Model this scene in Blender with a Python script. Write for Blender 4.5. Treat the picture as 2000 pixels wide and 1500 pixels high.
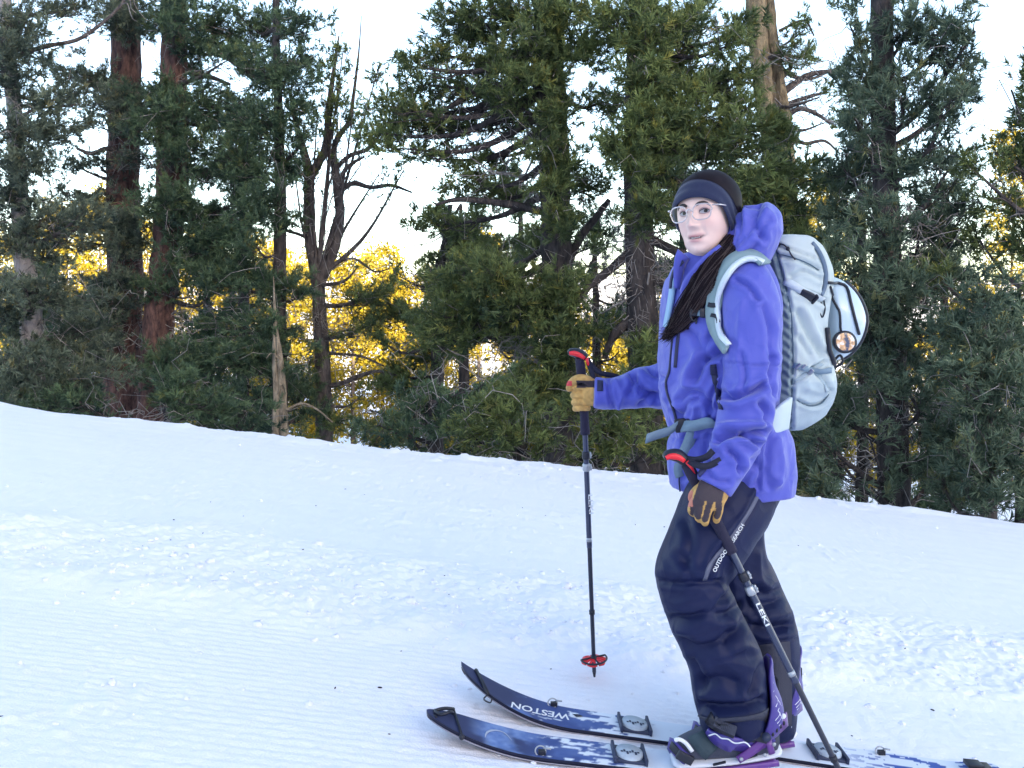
import bpy, bmesh, math, random
import numpy as np
from mathutils import Vector, Matrix

for o in list(bpy.data.objects):
    bpy.data.objects.remove(o)
scene = bpy.context.scene
R = math.radians
F = 1800.0            # focal length in photograph pixels (2000 wide)
ZC = 1.25             # camera height
HOR = 600.0           # horizon row in the photograph

# ------------------------------------------------------------------ camera
cam_d = bpy.data.cameras.new('camera')
cam = bpy.data.objects.new('camera', cam_d)
scene.collection.objects.link(cam)
cam.location = (0, 0, ZC)
cam.rotation_euler = (R(90), 0, 0)
cam_d.lens = 36.0 * F / 2000.0
cam_d.sensor_width = 36.0
cam_d.shift_y = -(750 - HOR) / 2000.0
cam_d.clip_start = 0.05
cam_d.clip_end = 3000
scene.camera = cam

# ------------------------------------------------------------------ sky and sun
SUN_EL, SUN_AZ = 10.0, 152.0       # azimuth clockwise from +Y: behind the camera, to the right
world = bpy.data.worlds.new('World')
scene.world = world
world.use_nodes = True
wn = world.node_tree
for n in list(wn.nodes):
    wn.nodes.remove(n)
w_out = wn.nodes.new('ShaderNodeOutputWorld')
w_bg = wn.nodes.new('ShaderNodeBackground')
w_sky = wn.nodes.new('ShaderNodeTexSky')
w_sky.sky_type = 'NISHITA'
w_sky.sun_disc = False
w_sky.sun_elevation = R(SUN_EL)
w_sky.sun_rotation = R(SUN_AZ)
w_sky.altitude = 2600
w_sky.air_density = 1.0
w_sky.dust_density = 10.0
w_sky.ozone_density = 0.05
w_bg.inputs['Strength'].default_value = 0.15
wn.links.new(w_sky.outputs[0], w_bg.inputs['Color'])
wn.links.new(w_bg.outputs[0], w_out.inputs['Surface'])

sun_d = bpy.data.lights.new('sun', 'SUN')
sun_d.energy = 5.0
sun_d.angle = R(0.5)
sun_d.color = (1.0, 0.84, 0.54)
sun = bpy.data.objects.new('sun', sun_d)
scene.collection.objects.link(sun)
sdir = Vector((math.sin(R(SUN_AZ)) * math.cos(R(SUN_EL)), math.cos(R(SUN_AZ)) * math.cos(R(SUN_EL)), math.sin(R(SUN_EL))))
sun.rotation_euler = sdir.to_track_quat('Z', 'Y').to_euler()
sun.location = (30, -60, 40)

vs = scene.view_settings
vs.view_transform = 'Standard'
vs.look = 'None'
vs.exposure = 2.43
vs.gamma = 1.0
scene.cycles.max_bounces = 6
scene.cycles.diffuse_bounces = 3
scene.cycles.glossy_bounces = 2
scene.cycles.transmission_bounces = 4
scene.cycles.transparent_max_bounces = 6
scene.cycles.use_denoising = True

# ------------------------------------------------------------------ helpers
rng = np.random.default_rng(7)
random.seed(7)
COL = scene.collection


def P(px, py, Y):
    """photograph pixel at depth Y -> point in the place"""
    return np.array([(px - 1000.0) / F * Y, Y, ZC - (py - HOR) / F * Y])


def project(co):
    co = np.asarray(co)
    return np.stack([1000 + F * co[:, 0] / co[:, 1], HOR + F * (ZC - co[:, 2]) / co[:, 1]], 1)


def tag(o, label=None, cat=None, group=None, kind=None):
    if label: o['label'] = label
    if cat: o['category'] = cat
    if group: o['group'] = group
    if kind: o['kind'] = kind
    return o


def empty(name, loc=(0, 0, 0)):
    o = bpy.data.objects.new(name, None)
    o.empty_display_size = 0.1
    COL.objects.link(o)
    o.location = loc
    return o


def link(name, me, mat=None, parent=None, smooth=True):
    o = bpy.data.objects.new(name, me)
    COL.objects.link(o)
    if mat is not None:
        for m in (mat if isinstance(mat, (list, tuple)) else [mat]):
            me.materials.append(m)
    if parent is not None:
        o.parent = parent
        chain = parent
        loc = Vector((0, 0, 0))
        while chain is not None:
            loc += chain.location
            chain = chain.parent
        o.location = -loc
    if smooth and len(me.polygons):
        me.polygons.foreach_set('use_smooth', np.ones(len(me.polygons), dtype=bool))
    return o


def mesh_np(name, co, faces, k=None):
    """fast mesh: co (N,3); faces (M,k) int array, or list of lists"""
    me = bpy.data.meshes.new(name)
    if isinstance(faces, np.ndarray):
        k = faces.shape[1]
        me.vertices.add(len(co))
        me.vertices.foreach_set('co', np.ascontiguousarray(co, dtype=np.float32).ravel())
        me.loops.add(faces.size)
        me.loops.foreach_set('vertex_index', np.ascontiguousarray(faces, dtype=np.int32).ravel())
        me.polygons.add(len(faces))
        me.polygons.foreach_set('loop_start', np.arange(0, faces.size, k, dtype=np.int32))
        me.polygons.foreach_set('loop_total', np.full(len(faces), k, dtype=np.int32))
        me.update(calc_edges=True)
        me.validate()
    else:
        me.from_pydata([tuple(c) for c in co], [], [list(f) for f in faces])
        me.update()
    return me


def get_co(me):
    a = np.empty(len(me.vertices) * 3, dtype=np.float32)
    me.vertices.foreach_get('co', a)
    return a.reshape(-1, 3).astype(np.float64)


def get_no(me):
    a = np.empty(len(me.vertices) * 3, dtype=np.float32)
    me.vertices.foreach_get('normal', a)
    return a.reshape(-1, 3).astype(np.float64)


def set_co(me, co):
    me.vertices.foreach_set('co', np.ascontiguousarray(co, dtype=np.float32).ravel())
    me.update()


def set_col(me, cols, name='tint'):
    """per-vertex colour (N,3)"""
    at = me.color_attributes.new(name, 'FLOAT_COLOR', 'POINT')
    a = np.ones((len(cols), 4), dtype=np.float32)
    a[:, :3] = cols
    at.data.foreach_set('color', a.ravel())


def _hash(ix, iy, iz, seed):
    h = (ix * 374761393 + iy * 668265263 + iz * 2147483647 + seed * 974634777) & 0xffffffff
    h = ((h ^ (h >> 13)) * 1274126177) & 0xffffffff
    h = h ^ (h >> 16)
    return (h & 0xffff) / 65535.0


def vnoise(p, scale, seed=0):
    """value noise 0..1; p (N,2) or (N,3)"""
    p = np.asarray(p) * scale
    if p.shape[1] == 2:
        p = np.concatenate([p, np.zeros((len(p), 1))], 1)
    i = np.floor(p).astype(np.int64)
    f = p - i
    f = f * f * (3 - 2 * f)
    out = 0
    for dx in (0, 1):
        wx = f[:, 0] if dx else 1 - f[:, 0]
        for dy in (0, 1):
            wy = f[:, 1] if dy else 1 - f[:, 1]
            for dz in (0, 1):
                wz = f[:, 2] if dz else 1 - f[:, 2]
                out = out + wx * wy * wz * _hash(i[:, 0] + dx, i[:, 1] + dy, i[:, 2] + dz, seed)
    return out


def fbm(p, scale, octs=4, seed=0, gain=0.5):
    a, s, t = 1.0, 0.0, 0.0
    for k in range(octs):
        s = s + a * vnoise(p, scale * 2 ** k, seed + k * 13)
        t += a
        a *= gain
    return s / t


def sstep(a, b, x):
    t = np.clip((x - a) / (b - a), 0, 1)
    return t * t * (3 - 2 * t)


def catmull(pts, n):
    """smooth curve through pts (K,D) -> (n,D)"""
    pts = np.asarray(pts, dtype=float)
    K = len(pts)
    if K == 2:
        t = np.linspace(0, 1, n)[:, None]
        return pts[0] * (1 - t) + pts[1] * t
    ext = np.vstack([2 * pts[0] - pts[1], pts, 2 * pts[-1] - pts[-2]])
    u = np.linspace(0, K - 1 - 1e-9, n)
    i = u.astype(int)
    t = (u - i)[:, None]
    p0, p1, p2, p3 = ext[i], ext[i + 1], ext[i + 2], ext[i + 3]
    return 0.5 * (2 * p1 + (p2 - p0) * t + (2 * p0 - 5 * p1 + 4 * p2 - p3) * t ** 2 + (-p0 + 3 * p1 - 3 * p2 + p3) * t ** 3)


def norm(v):
    v = np.asarray(v, dtype=float)
    return v / (np.linalg.norm(v, axis=-1, keepdims=True) + 1e-12)


def frames(pts, up=(0, 0, 1)):
    """tangent / side / up per point, transported"""
    pts = np.asarray(pts, dtype=float)
    T = norm(np.gradient(pts, axis=0))
    up = np.array(up, dtype=float)
    if abs(T[0] @ up) > 0.95:
        up = np.array([1.0, 0.2, 0])
    N = np.empty_like(T)
    n = up - (up @ T[0]) * T[0]
    n /= np.linalg.norm(n)
    for i in range(len(T)):
        n = n - (n @ T[i]) * T[i]
        n /= np.linalg.norm(n) + 1e-12
        N[i] = n
    B = np.cross(T, N)
    return T, N, B


class Geo:
    """collects pieces of one mesh"""
    def __init__(s):
        s.co, s.fa, s.mi, s.n = [], [], [], 0

    def add(s, co, faces, mi=0):
        co = np.asarray(co, dtype=float)
        s.co.append(co)
        for f in faces:
            s.fa.append([int(i) + s.n for i in f])
            s.mi.append(mi)
        s.n += len(co)
        return s

    def tube(s, pts, rad, sides=8, cap=True, mi=0, flat=None, up=(0, 0, 1), roll=0.0):
        """rad: scalar or (n,), flat: second radius along N (scalar/array)"""
        pts = np.asarray(pts, dtype=float)
        n = len(pts)
        T, N, B = frames(pts, up)
        ra = np.broadcast_to(np.asarray(rad, dtype=float), (n,))
        rb = ra if flat is None else np.broadcast_to(np.asarray(flat, dtype=float), (n,))
        th = np.linspace(0, 2 * np.pi, sides, endpoint=False) + roll
        co = pts[:, None, :] + (np.cos(th)[None, :, None] * B[:, None, :] * ra[:, None, None] + np.sin(th)[None, :, None] * N[:, None, :] * rb[:, None, None])
        fa = []
        for i in range(n - 1):
            for j in range(sides):
                a, b = i * sides + j, i * sides + (j + 1) % sides
                fa.append([a, b, b + sides, a + sides])
        if cap:
            fa.append(list(range(sides))[::-1])
            fa.append([(n - 1) * sides + j for j in range(sides)])
        return s.add(co.reshape(-1, 3), fa, mi)

    def box(s, c, ax, ay, az, mi=0):
        """centre and three half-axis vectors"""
        c, ax, ay, az = [np.asarray(v, dtype=float) for v in (c, ax, ay, az)]
        co = [c + i * ax + j * ay + k * az for i in (-1, 1) for j in (-1, 1) for k in (-1, 1)]
        fa = [[0, 1, 3, 2], [4, 6, 7, 5], [0, 4, 5, 1], [2, 3, 7, 6], [0, 2, 6, 4], [1, 5, 7, 3]]
        return s.add(co, fa, mi)

    def grid(s, co, nu, nv, closed_u=False, closed_v=False, mi=0):
        fa = []
        for i in range(nu if closed_u else nu - 1):
            for j in range(nv if closed_v else nv - 1):
                a, b = i * nv + j, i * nv + (j + 1) % nv
                c, d = ((i + 1) % nu) * nv + (j + 1) % nv, ((i + 1) % nu) * nv + j
                fa.append([a, b, c, d])
        return s.add(np.asarray(co).reshape(-1, 3), fa, mi)

    def ball(s, c, r, nu=10, nv=14, mi=0, axes=None):
        c = np.asarray(c, dtype=float)
        r = np.broadcast_to(np.asarray(r, dtype=float), (3,))
        th = np.linspace(0.02, np.pi - 0.02, nu)
        ph = np.linspace(0, 2 * np.pi, nv, endpoint=False)
        d = np.stack([np.outer(np.sin(th), np.cos(ph)), np.outer(np.sin(th), np.sin(ph)), np.outer(np.cos(th), np.ones(nv))], -1) * r
        if axes is not None:
            d = d @ np.asarray(axes)
        co = (d + c).reshape(-1, 3)
        fa = []
        for i in range(nu - 1):
            for j in range(nv):
                a, b = i * nv + j, i * nv + (j + 1) % nv
                fa.append([a, a + nv, b + nv, b])
        fa.append(list(range(nv)))
        fa.append([(nu - 1) * nv + j for j in range(nv)][::-1])
        return s.add(co, fa, mi)

    def mesh(s, name):
        co = np.vstack(s.co)
        me = bpy.data.meshes.new(name)
        me.from_pydata(co.tolist(), [], s.fa)
        if any(s.mi):
            me.polygons.foreach_set('material_index', np.array(s.mi, dtype=np.int32))
        me.update()
        return me

    def build(s, name, mat, parent=None, smooth=True, bevel=None):
        me = s.mesh(name)
        o = link(name, me, mat, parent, smooth)
        if bevel:
            m = o.modifiers.new('bevel', 'BEVEL')
            m.width = bevel
            m.segments = 2
            m.limit_method = 'ANGLE'
        return o


# ------------------------------------------------------------------ materials
def newmat(name):
    m = bpy.data.materials.new(name)
    m.use_nodes = True
    nt = m.node_tree
    b = nt.nodes['Principled BSDF']
    return m, nt, b


def mat(name, col, rough=0.6, spec=0.4, metal=0.0, noise=0.0, nscale=30.0, bump=0.0, bscale=200.0, attr=None, sheen=0.0, coat=0.0, trans=0.0):
    """plain surface with a little colour variation and fine relief"""
    m, nt, b = newmat(name)
    b.inputs['Roughness'].default_value = rough
    b.inputs['Specular IOR Level'].default_value = spec
    b.inputs['Metallic'].default_value = metal
    if sheen:
        b.inputs['Sheen Weight'].default_value = sheen
    if coat:
        b.inputs['Coat Weight'].default_value = coat
    if trans:
        b.inputs['Transmission Weight'].default_value = trans
    src = None
    if attr:
        a = nt.nodes.new('ShaderNodeVertexColor')
        a.layer_name = attr
        src = a.outputs['Color']
    else:
        c = nt.nodes.new('ShaderNodeRGB')
        c.outputs[0].default_value = (*col, 1)
        src = c.outputs[0]
    tc = nt.nodes.new('ShaderNodeTexCoord')
    if noise:
        nz = nt.nodes.new('ShaderNodeTexNoise')
        nz.inputs['Scale'].default_value = nscale
        nz.inputs['Detail'].default_value = 5
        nt.links.new(tc.outputs['Object'], nz.inputs['Vector'])
        mr = nt.nodes.new('ShaderNodeMapRange')
        mr.inputs['To Min'].default_value = 1 - noise
        mr.inputs['To Max'].default_value = 1 + noise
        nt.links.new(nz.outputs['Fac'], mr.inputs['Value'])
        mx = nt.nodes.new('ShaderNodeVectorMath')
        mx.operation = 'MULTIPLY'
        nt.links.new(src, mx.inputs[0])
        nt.links.new(mr.outputs[0], mx.inputs[1])
        src = mx.outputs[0]
    nt.links.new(src, b.inputs['Base Color'])
    if bump:
        nb = nt.nodes.new('ShaderNodeTexNoise')
        nb.inputs['Scale'].default_value = bscale
        nb.inputs['Detail'].default_value = 3
        nt.links.new(tc.outputs['Object'], nb.inputs['Vector'])
        bp = nt.nodes.new('ShaderNodeBump')
        bp.inputs['Strength'].default_value = bump
        bp.inputs['Distance'].default_value = 0.01
        nt.links.new(nb.outputs['Fac'], bp.inputs['Height'])
        nt.links.new(bp.outputs[0], b.inputs['Normal'])
    return m


# ------------------------------------------------------------------ snow slope (one sheet, near to horizon)
CREST = 7.1


def ground_z(X, Y):
    X = np.asarray(X, dtype=float)
    Y = np.asarray(Y, dtype=float)
    Xn = np.clip(X, -12, 12) + 0.12 * (X - np.clip(X, -12, 12))
    z = 0.0575 - 0.113 * Xn - 0.0010 * np.clip(Xn, -6, 6) * np.abs(np.clip(Xn, -6, 6))
    # the edge of the run: rolls over and drops into the trees, then falls away
    ec = CREST + 0.08 * np.sin(X * 0.9 + 1.0) + 0.03 * np.sin(X * 2.3)
    d = np.clip(Y - ec, 0, None)
    z = z - 2.4 * (1 - np.exp(-(d / 2.2) ** 1.5)) - 0.15 * np.clip(d - 1.5, 0, 90) 
    far = np.clip(Y - 110, 0, None)
    z = z + 0.05 * far
    # unseen hillside, added behind the camera to keep the sun off the run
    b = np.clip(-Y - 8, 0, None)
    z = z + 24.0 * sstep(0, 52, b) + 0.03 * b
    return z


def snow_detail(X, Y):
    """clods, corduroy and ripples on the run, metres"""
    p = np.stack([X, Y], 1)
    h = np.zeros(len(X))
    on = (1 - sstep(9, 16, np.abs(X))) * (1 - sstep(9, 14, Y)) * sstep(0.2, 1.2, Y)
    # churned band left by the groomer
    lo = 3.22 + 0.16 * (vnoise(p, 0.9, 3) - 0.5) * 2 + 0.08 * (vnoise(p, 3.1, 31) - .5) * 2
    hi = 4.08 + 0.20 * (vnoise(p, 0.7, 4) - 0.5) * 2 + 0.10 * (vnoise(p, 2.7, 41) - .5) * 2
    band = sstep(lo - 0.10, lo + 0.10, Y) * (1 - sstep(hi - 0.16, hi + 0.16, Y))
    ang = p @ np.array([[0.80, 0.45], [-0.6, 0.9]])
    strk = vnoise(ang * np.array([1.0, 0.38]), 7.5, 8)
    cl = np.abs(vnoise(p, 16, 5) - 0.5) * 2
    cl2 = vnoise(p, 34, 6)
    cl3 = vnoise(p, 70, 9)
    h += band * (0.024 * strk + 0.014 * (1 - cl) * vnoise(p, 6, 15) + 0.012 * cl2 + 0.009 * cl3 - 0.009)
    h += 0.030 * np.exp(-((Y - 3.34) / 0.15) ** 2) * vnoise(p, 2.2, 77) * on
    # corduroy (runs along the slope, nearer the camera)
    cord = (1 - sstep(3.05, 3.35, Y)) * (0.25 + 0.75 * sstep(.35, .65, vnoise(p, 0.9, 21)))
    h += cord * (0.0008 + 0.0030 * fbm(p, 2.3, 3, 33)) * np.sin((Y + 0.012 * X + 0.010 * np.sin(X * 1.7) + 0.010 * vnoise(p, 2.0, 34)) * 2 * np.pi / 0.036)
    far = sstep(4.1, 4.5, Y)
    h += far * 0.0016 * np.sin((Y + 0.03 * X) * 2 * np.pi / 0.16) * vnoise(p, 0.8, 22)
    h += 0.012 * (fbm(p * np.array([0.5, 1.6]), 1.4, 3, 24) - 0.5)
    h += 0.0042 * (vnoise(p, 42, 25) - 0.5) + 0.0035 * (vnoise(p, 90, 26) - 0.5)
    # scattered crumbs and scuffs on the groomed parts
    cr = vnoise(p, 26, 27)
    pat = sstep(0.52, 0.75, vnoise(p, 1.7, 28))
    h += (1 - band) * pat * 0.009 * sstep(0.70, 0.95, cr)
    # ragged lip of the run
    lip = np.exp(-((Y - CREST) / 0.35) ** 2)
    h += lip * 0.05 * (fbm(p, 4.0, 3, 29) - 0.5) + lip * 0.015 * sstep(0.72, 0.92, vnoise(p, 11, 30))
    return h * on


def spaced(lo, hi, step, out_lo, out_hi, g=1.16):
    core = list(np.arange(lo, hi + step * 0.5, step))
    s, v, right = step, hi, []
    while v < out_hi:
        s *= g
        v += s
        right.append(v)
    s, v, left = step, lo, []
    while v > out_lo:
        s *= g
        v -= s
        left.append(v)
    return np.array(left[::-1] + core + right)


gx = spaced(-2.5, 2.5, 0.0100, -900, 900, 1.07)
gy = np.concatenate([spaced(1.9, 1.95, 0.009, -160, 1.9, 1.16)[:-6], np.arange(1.9, 3.2, 0.0100), np.arange(3.2, 4.25, 0.0090), np.arange(4.25, 5.4, 0.022), np.arange(5.4, 7.7, 0.032), spaced(7.7, 7.72, 0.05, 7.7, 1500, 1.13)[1:]])
gy = np.unique(np.round(gy, 5))
GX, GY = np.meshgrid(gx, gy, indexing='ij')
fx, fy = GX.ravel(), GY.ravel()
gz = ground_z(fx, fy) + snow_detail(fx, fy)
farb = sstep(20, 60, np.hypot(fx, fy))
gz = gz + farb * 1.6 * (fbm(np.stack([fx, fy], 1), 0.03, 3, 51) - 0.5)
nx, ny = len(gx), len(gy)
ii, jj = np.meshgrid(np.arange(nx - 1), np.arange(ny - 1), indexing='ij')
a0 = (ii * ny + jj).ravel()
gf = np.stack([a0, a0 + ny, a0 + ny + 1, a0 + 1], 1)
SNOW = mat('snow', (0.865, 0.848, 0.90), rough=0.75, spec=0.25, noise=0.03, nscale=9.0, bump=0.35, bscale=170.0)
ground = link('snow_ground', mesh_np('snow_ground', np.stack([fx, fy, gz], 1), gf), SNOW)
tag(ground, kind='structure')
print('ground quads', len(gf))


def gz_at(x, y):
    return float(ground_z(x, y) + snow_detail(np.array([float(x)]), np.array([float(y)]))[0])


# loose crumbs of snow on the churned band and by its edges: nobody could count them
base = Geo().ball((0, 0, 0), 1.0, 5, 7)
bco = np.vstack(base.co)
bfa = base.fa
cco, cfa = [], []
off = 0
tri = []
for f in bfa:
    for k in range(1, len(f) - 1):
        tri.append([f[0], f[k], f[k + 1]])
tri = np.array(tri)
nk = 900
q = rng.random(nk)
cx = rng.uniform(-3.2, 3.2, nk)
cy = np.where(q < .80, rng.normal(3.62, .26, nk), np.where(q < .93, rng.uniform(2.0, 3.4, nk), np.where(q < .97, rng.uniform(4.2, 6.8, nk), CREST + rng.normal(0, .10, nk))))
cr = np.where(q < .80, np.abs(rng.normal(0, .006, nk)) + .003, np.where(q < .93, np.abs(rng.normal(0, .004, nk)) + .002, np.where(q < .97, np.abs(rng.normal(0, .005, nk)) + .003, np.abs(rng.normal(0, .008, nk)) + .006)))
cz = ground_z(cx, cy) + snow_detail(cx, cy)
for x, y, z, r in zip(cx, cy, cz, cr):
    if y < 1.9 or y > 7.4:
        continue
    c = bco * np.array([1.25, 1.0, 0.8]) * r * (0.65 + 0.7 * rng.random((len(bco), 1)))
    cco.append(c + np.array([x, y, z + 0.12 * r]))
    cfa.append(tri + off)
    off += len(bco)
for (px, py, r) in [(219, 1336, .013), (262, 1338, .007), (475, 1345, .006), (200, 1340, .006), (40, 1296, .008)]:
    Y = 1.1925 / ((py - 600) / 1800 - .115 * (px - 1000) / 1800)
    x = (px - 1000) / F * Y
    cco.append(bco * r * (0.7 + 0.5 * rng.random((len(bco), 1))) + np.array([x, Y, gz_at(x, Y) + 0.5 * r]))
    cfa.append(tri + off)
    off += len(bco)
crumbs = link('snow_crumbs', mesh_np('snow_crumbs', np.vstack(cco), np.vstack(cfa)), SNOW)
tag(crumbs, 'loose white crumbs of snow along the churned strip of the run', 'snow', kind='stuff')

# dark specks of bark and needle litter on the snow
sp = []
for k in range(42):
    x = rng.uniform(-1.8, 2.2)
    y = rng.uniform(2.2, 5.5)
    sp.append((x, y, rng.uniform(.0015, .0038)))
lco, lfa, off = [], [], 0
for (x, y, r) in sp:
    an = rng.uniform(0, np.pi)
    M_ = np.array([[math.cos(an), math.sin(an), 0], [-math.sin(an), math.cos(an), 0], [0, 0, 1]])
    lco.append((bco * np.array([2.2, .8, .7]) * r) @ M_ + np.array([x, y, gz_at(x, y) + .4 * r]))
    lfa.append(tri + off)
    off += len(bco)
litter = link('needle_litter', mesh_np('needle_litter', np.vstack(lco), np.vstack(lfa)), mat('litter', (0.03, 0.022, 0.025), rough=0.9))
tag(litter, 'dark specks of bark and needle litter scattered over the snow', 'litter', kind='stuff')
# ------------------------------------------------------------------ trees
def bark_mat(name, c1, c2, scale=14.0, bump=0.8):
    m, nt, b = newmat(name)
    tc = nt.nodes.new('ShaderNodeTexCoord')
    mp = nt.nodes.new('ShaderNodeMapping')
    mp.inputs['Scale'].default_value = (1, 1, 0.35)
    nz = nt.nodes.new('ShaderNodeTexNoise')
    nz.inputs['Scale'].default_value = scale
    nz.inputs['Detail'].default_value = 8
    nz.inputs['Roughness'].default_value = 0.7
    vo = nt.nodes.new('ShaderNodeTexVoronoi')
    vo.inputs['Scale'].default_value = scale * 0.9
    rp = nt.nodes.new('ShaderNodeValToRGB')
    rp.color_ramp.elements[0].position = 0.35
    rp.color_ramp.elements[0].color = (*c1, 1)
    rp.color_ramp.elements[1].position = 0.65
    rp.color_ramp.elements[1].color = (*c2, 1)
    nt.links.new(tc.outputs['Object'], mp.inputs['Vector'])
    nt.links.new(mp.outputs[0], nz.inputs['Vector'])
    nt.links.new(mp.outputs[0], vo.inputs['Vector'])
    nt.links.new(nz.outputs['Fac'], rp.inputs['Fac'])
    nt.links.new(rp.outputs[0], b.inputs['Base Color'])
    ad = nt.nodes.new('ShaderNodeMath')
    ad.operation = 'ADD'
    nt.links.new(nz.outputs['Fac'], ad.inputs[0])
    nt.links.new(vo.outputs['Distance'], ad.inputs[1])
    bp = nt.nodes.new('ShaderNodeBump')
    bp.inputs['Strength'].default_value = bump
    bp.inputs['Distance'].default_value = 0.06
    nt.links.new(ad.outputs[0], bp.inputs['Height'])
    nt.links.new(bp.outputs[0], b.inputs['Normal'])
    b.inputs['Roughness'].default_value = 0.9
    b.inputs['Specular IOR Level'].default_value = 0.15
    return m


BARK_RED = bark_mat('bark_red', (0.040, 0.026, 0.030), (0.22, 0.120, 0.098))
BARK_GREY = bark_mat('bark_grey', (0.055, 0.045, 0.045), (0.17, 0.14, 0.13))
BARK_DARK = bark_mat('bark_dark', (0.03, 0.027, 0.03), (0.11, 0.09, 0.085))
BARK_PALE = bark_mat('bark_pale', (0.22, 0.19, 0.19), (0.42, 0.38, 0.37), 9.0, 0.4)
BARK_TAN = bark_mat('bark_tan', (0.07, 0.055, 0.045), (0.42, 0.32, 0.20), 11.0, 1.0)
BARK_BLEACH = bark_mat('bark_bleached', (0.13, 0.10, 0.075), (0.42, 0.34, 0.25), 14.0, 0.9)
TWIG = bark_mat('twig', (0.16, 0.14, 0.135), (0.40, 0.36, 0.34), 20.0, 0.2)


def needle_mat(name, rough=0.55, trans=0.15):
    m, nt, b = newmat(name)
    a = nt.nodes.new('ShaderNodeVertexColor')
    a.layer_name = 'tint'
    b.inputs['Roughness'].default_value = rough
    b.inputs['Specular IOR Level'].default_value = 0.3
    nt.links.new(a.outputs['Color'], b.inputs['Base Color'])
    tr = nt.nodes.new('ShaderNodeBsdfTranslucent')
    mx = nt.nodes.new('ShaderNodeMixShader')
    mx.inputs[0].default_value = trans
    nt.links.new(a.outputs['Color'], tr.inputs['Color'])
    nt.links.new(b.outputs[0], mx.inputs[1])
    nt.links.new(tr.outputs[0], mx.inputs[2])
    nt.links.new(mx.outputs[0], nt.nodes['Material Output'].inputs['Surface'])
    return m


NEEDLE = needle_mat('pine_needles')
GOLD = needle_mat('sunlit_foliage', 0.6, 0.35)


class Tubes:
    """many thin tapered tubes, vectorised enough for thousands"""
    def __init__(s):
        s.co, s.fa, s.n = [], [], 0

    def add(s, pts, r0, r1=None, sides=4, rough=0.0):
        pts = np.asarray(pts, dtype=float)
        n = len(pts)
        T, N, B = frames(pts)
        if r1 is None:
            rad = np.asarray(r0, dtype=float)
        else:
            rad = r0 + (r1 - r0) * np.linspace(0, 1, n)
        th = np.linspace(0, 2 * np.pi, sides, endpoint=False)
        ring = np.cos(th)[None, :, None] * B[:, None, :] + np.sin(th)[None, :, None] * N[:, None, :]
        rr = rad[:, None] * np.ones((1, sides))
        if rough:
            rr = rr * (1 + rough * (rng.random((n, sides)) - 0.5))
        s.co.append((pts[:, None, :] + ring * rr[:, :, None]).reshape(-1, 3))
        i = np.arange(n - 1)[:, None] * sides
        j = np.arange(sides)[None, :]
        j2 = (j + 1) % sides
        f = np.stack([i + j, i + j2, i + sides + j2, i + sides + j], -1).reshape(-1, 4) + s.n
        s.fa.append(f)
        s.n += n * sides

    def build(s, name, m, parent):
        if not s.co:
            return None
        return link(name, mesh_np(name, np.vstack(s.co), np.vstack(s.fa)), m, parent)


def shoot_template(nn, seed, L=0.17, nl=0.075, w=0.0042):
    """one pine shoot along +Z: needles as slim triangles, denser to the tip"""
    r = np.random.default_rng(seed)
    co = []
    tipw = []
    for k in range(nn):
        t = r.random() ** 0.75
        az = r.random() * 2 * np.pi
        lean = R(28 + 34 * r.random()) * (1.15 - 0.55 * t)
        d = np.array([math.cos(az) * math.sin(lean), math.sin(az) * math.sin(lean), math.cos(lean)])
        base = np.array([0, 0, t * L])
        ln = nl * (0.75 + 0.5 * r.random())
        side = norm(np.cross(d, r.normal(size=3))) * w * (0.8 + 0.5 * r.random())
        droop = np.array([0, 0, -0.006])
        co += [base - side, base + side, base + d * ln + droop]
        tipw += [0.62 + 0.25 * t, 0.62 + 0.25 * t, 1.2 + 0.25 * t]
    return np.array(co), np.array(tipw)


TEMPL = [shoot_template(18, 100 + k, 0.088, 0.070, 0.0052) for k in range(6)]
TEMPL_LO = [shoot_template(18, 200 + k, 0.15, 0.10, 0.0075) for k in range(4)]


def rot_to(d):
    """rotation matrices taking +Z to d, with random roll; d (N,3)"""
    d = norm(d)
    ref = norm(rng.normal(size=d.shape))
    x = norm(np.cross(ref, d))
    y = np.cross(d, x)
    return np.stack([x, y, d], 1)          # rows are the new axes


def place_shoots(pos, dirs, size, cols, templ):
    """-> co, tint for all shoots"""
    N = len(pos)
    which = rng.integers(0, len(templ), N)
    CO, TI = [], []
    M = rot_to(dirs)
    for k in range(len(templ)):
        sel = np.where(which == k)[0]
        if not len(sel):
            continue
        tco, tw = templ[k]
        c = np.einsum('vi,nij->nvj', tco, M[sel]) * size[sel][:, None, None] + pos[sel][:, None, :]
        CO.append(c.reshape(-1, 3))
        TI.append((cols[sel][:, None, :] * tw[None, :, None]).reshape(-1, 3))
    return np.vstack(CO), np.vstack(TI)


GREEN = dict(  # bluish dark ends paint shadow, bright ends paint highlight, into the needles
    deep=((0.020, 0.046, 0.040), (0.075, 0.108, 0.052)),
    grey=((0.032, 0.052, 0.046), (0.105, 0.122, 0.080)),
    olive=((0.022, 0.048, 0.030), (0.118, 0.140, 0.044)),
    blue=((0.024, 0.050, 0.042), (0.098, 0.125, 0.074)),
)


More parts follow.
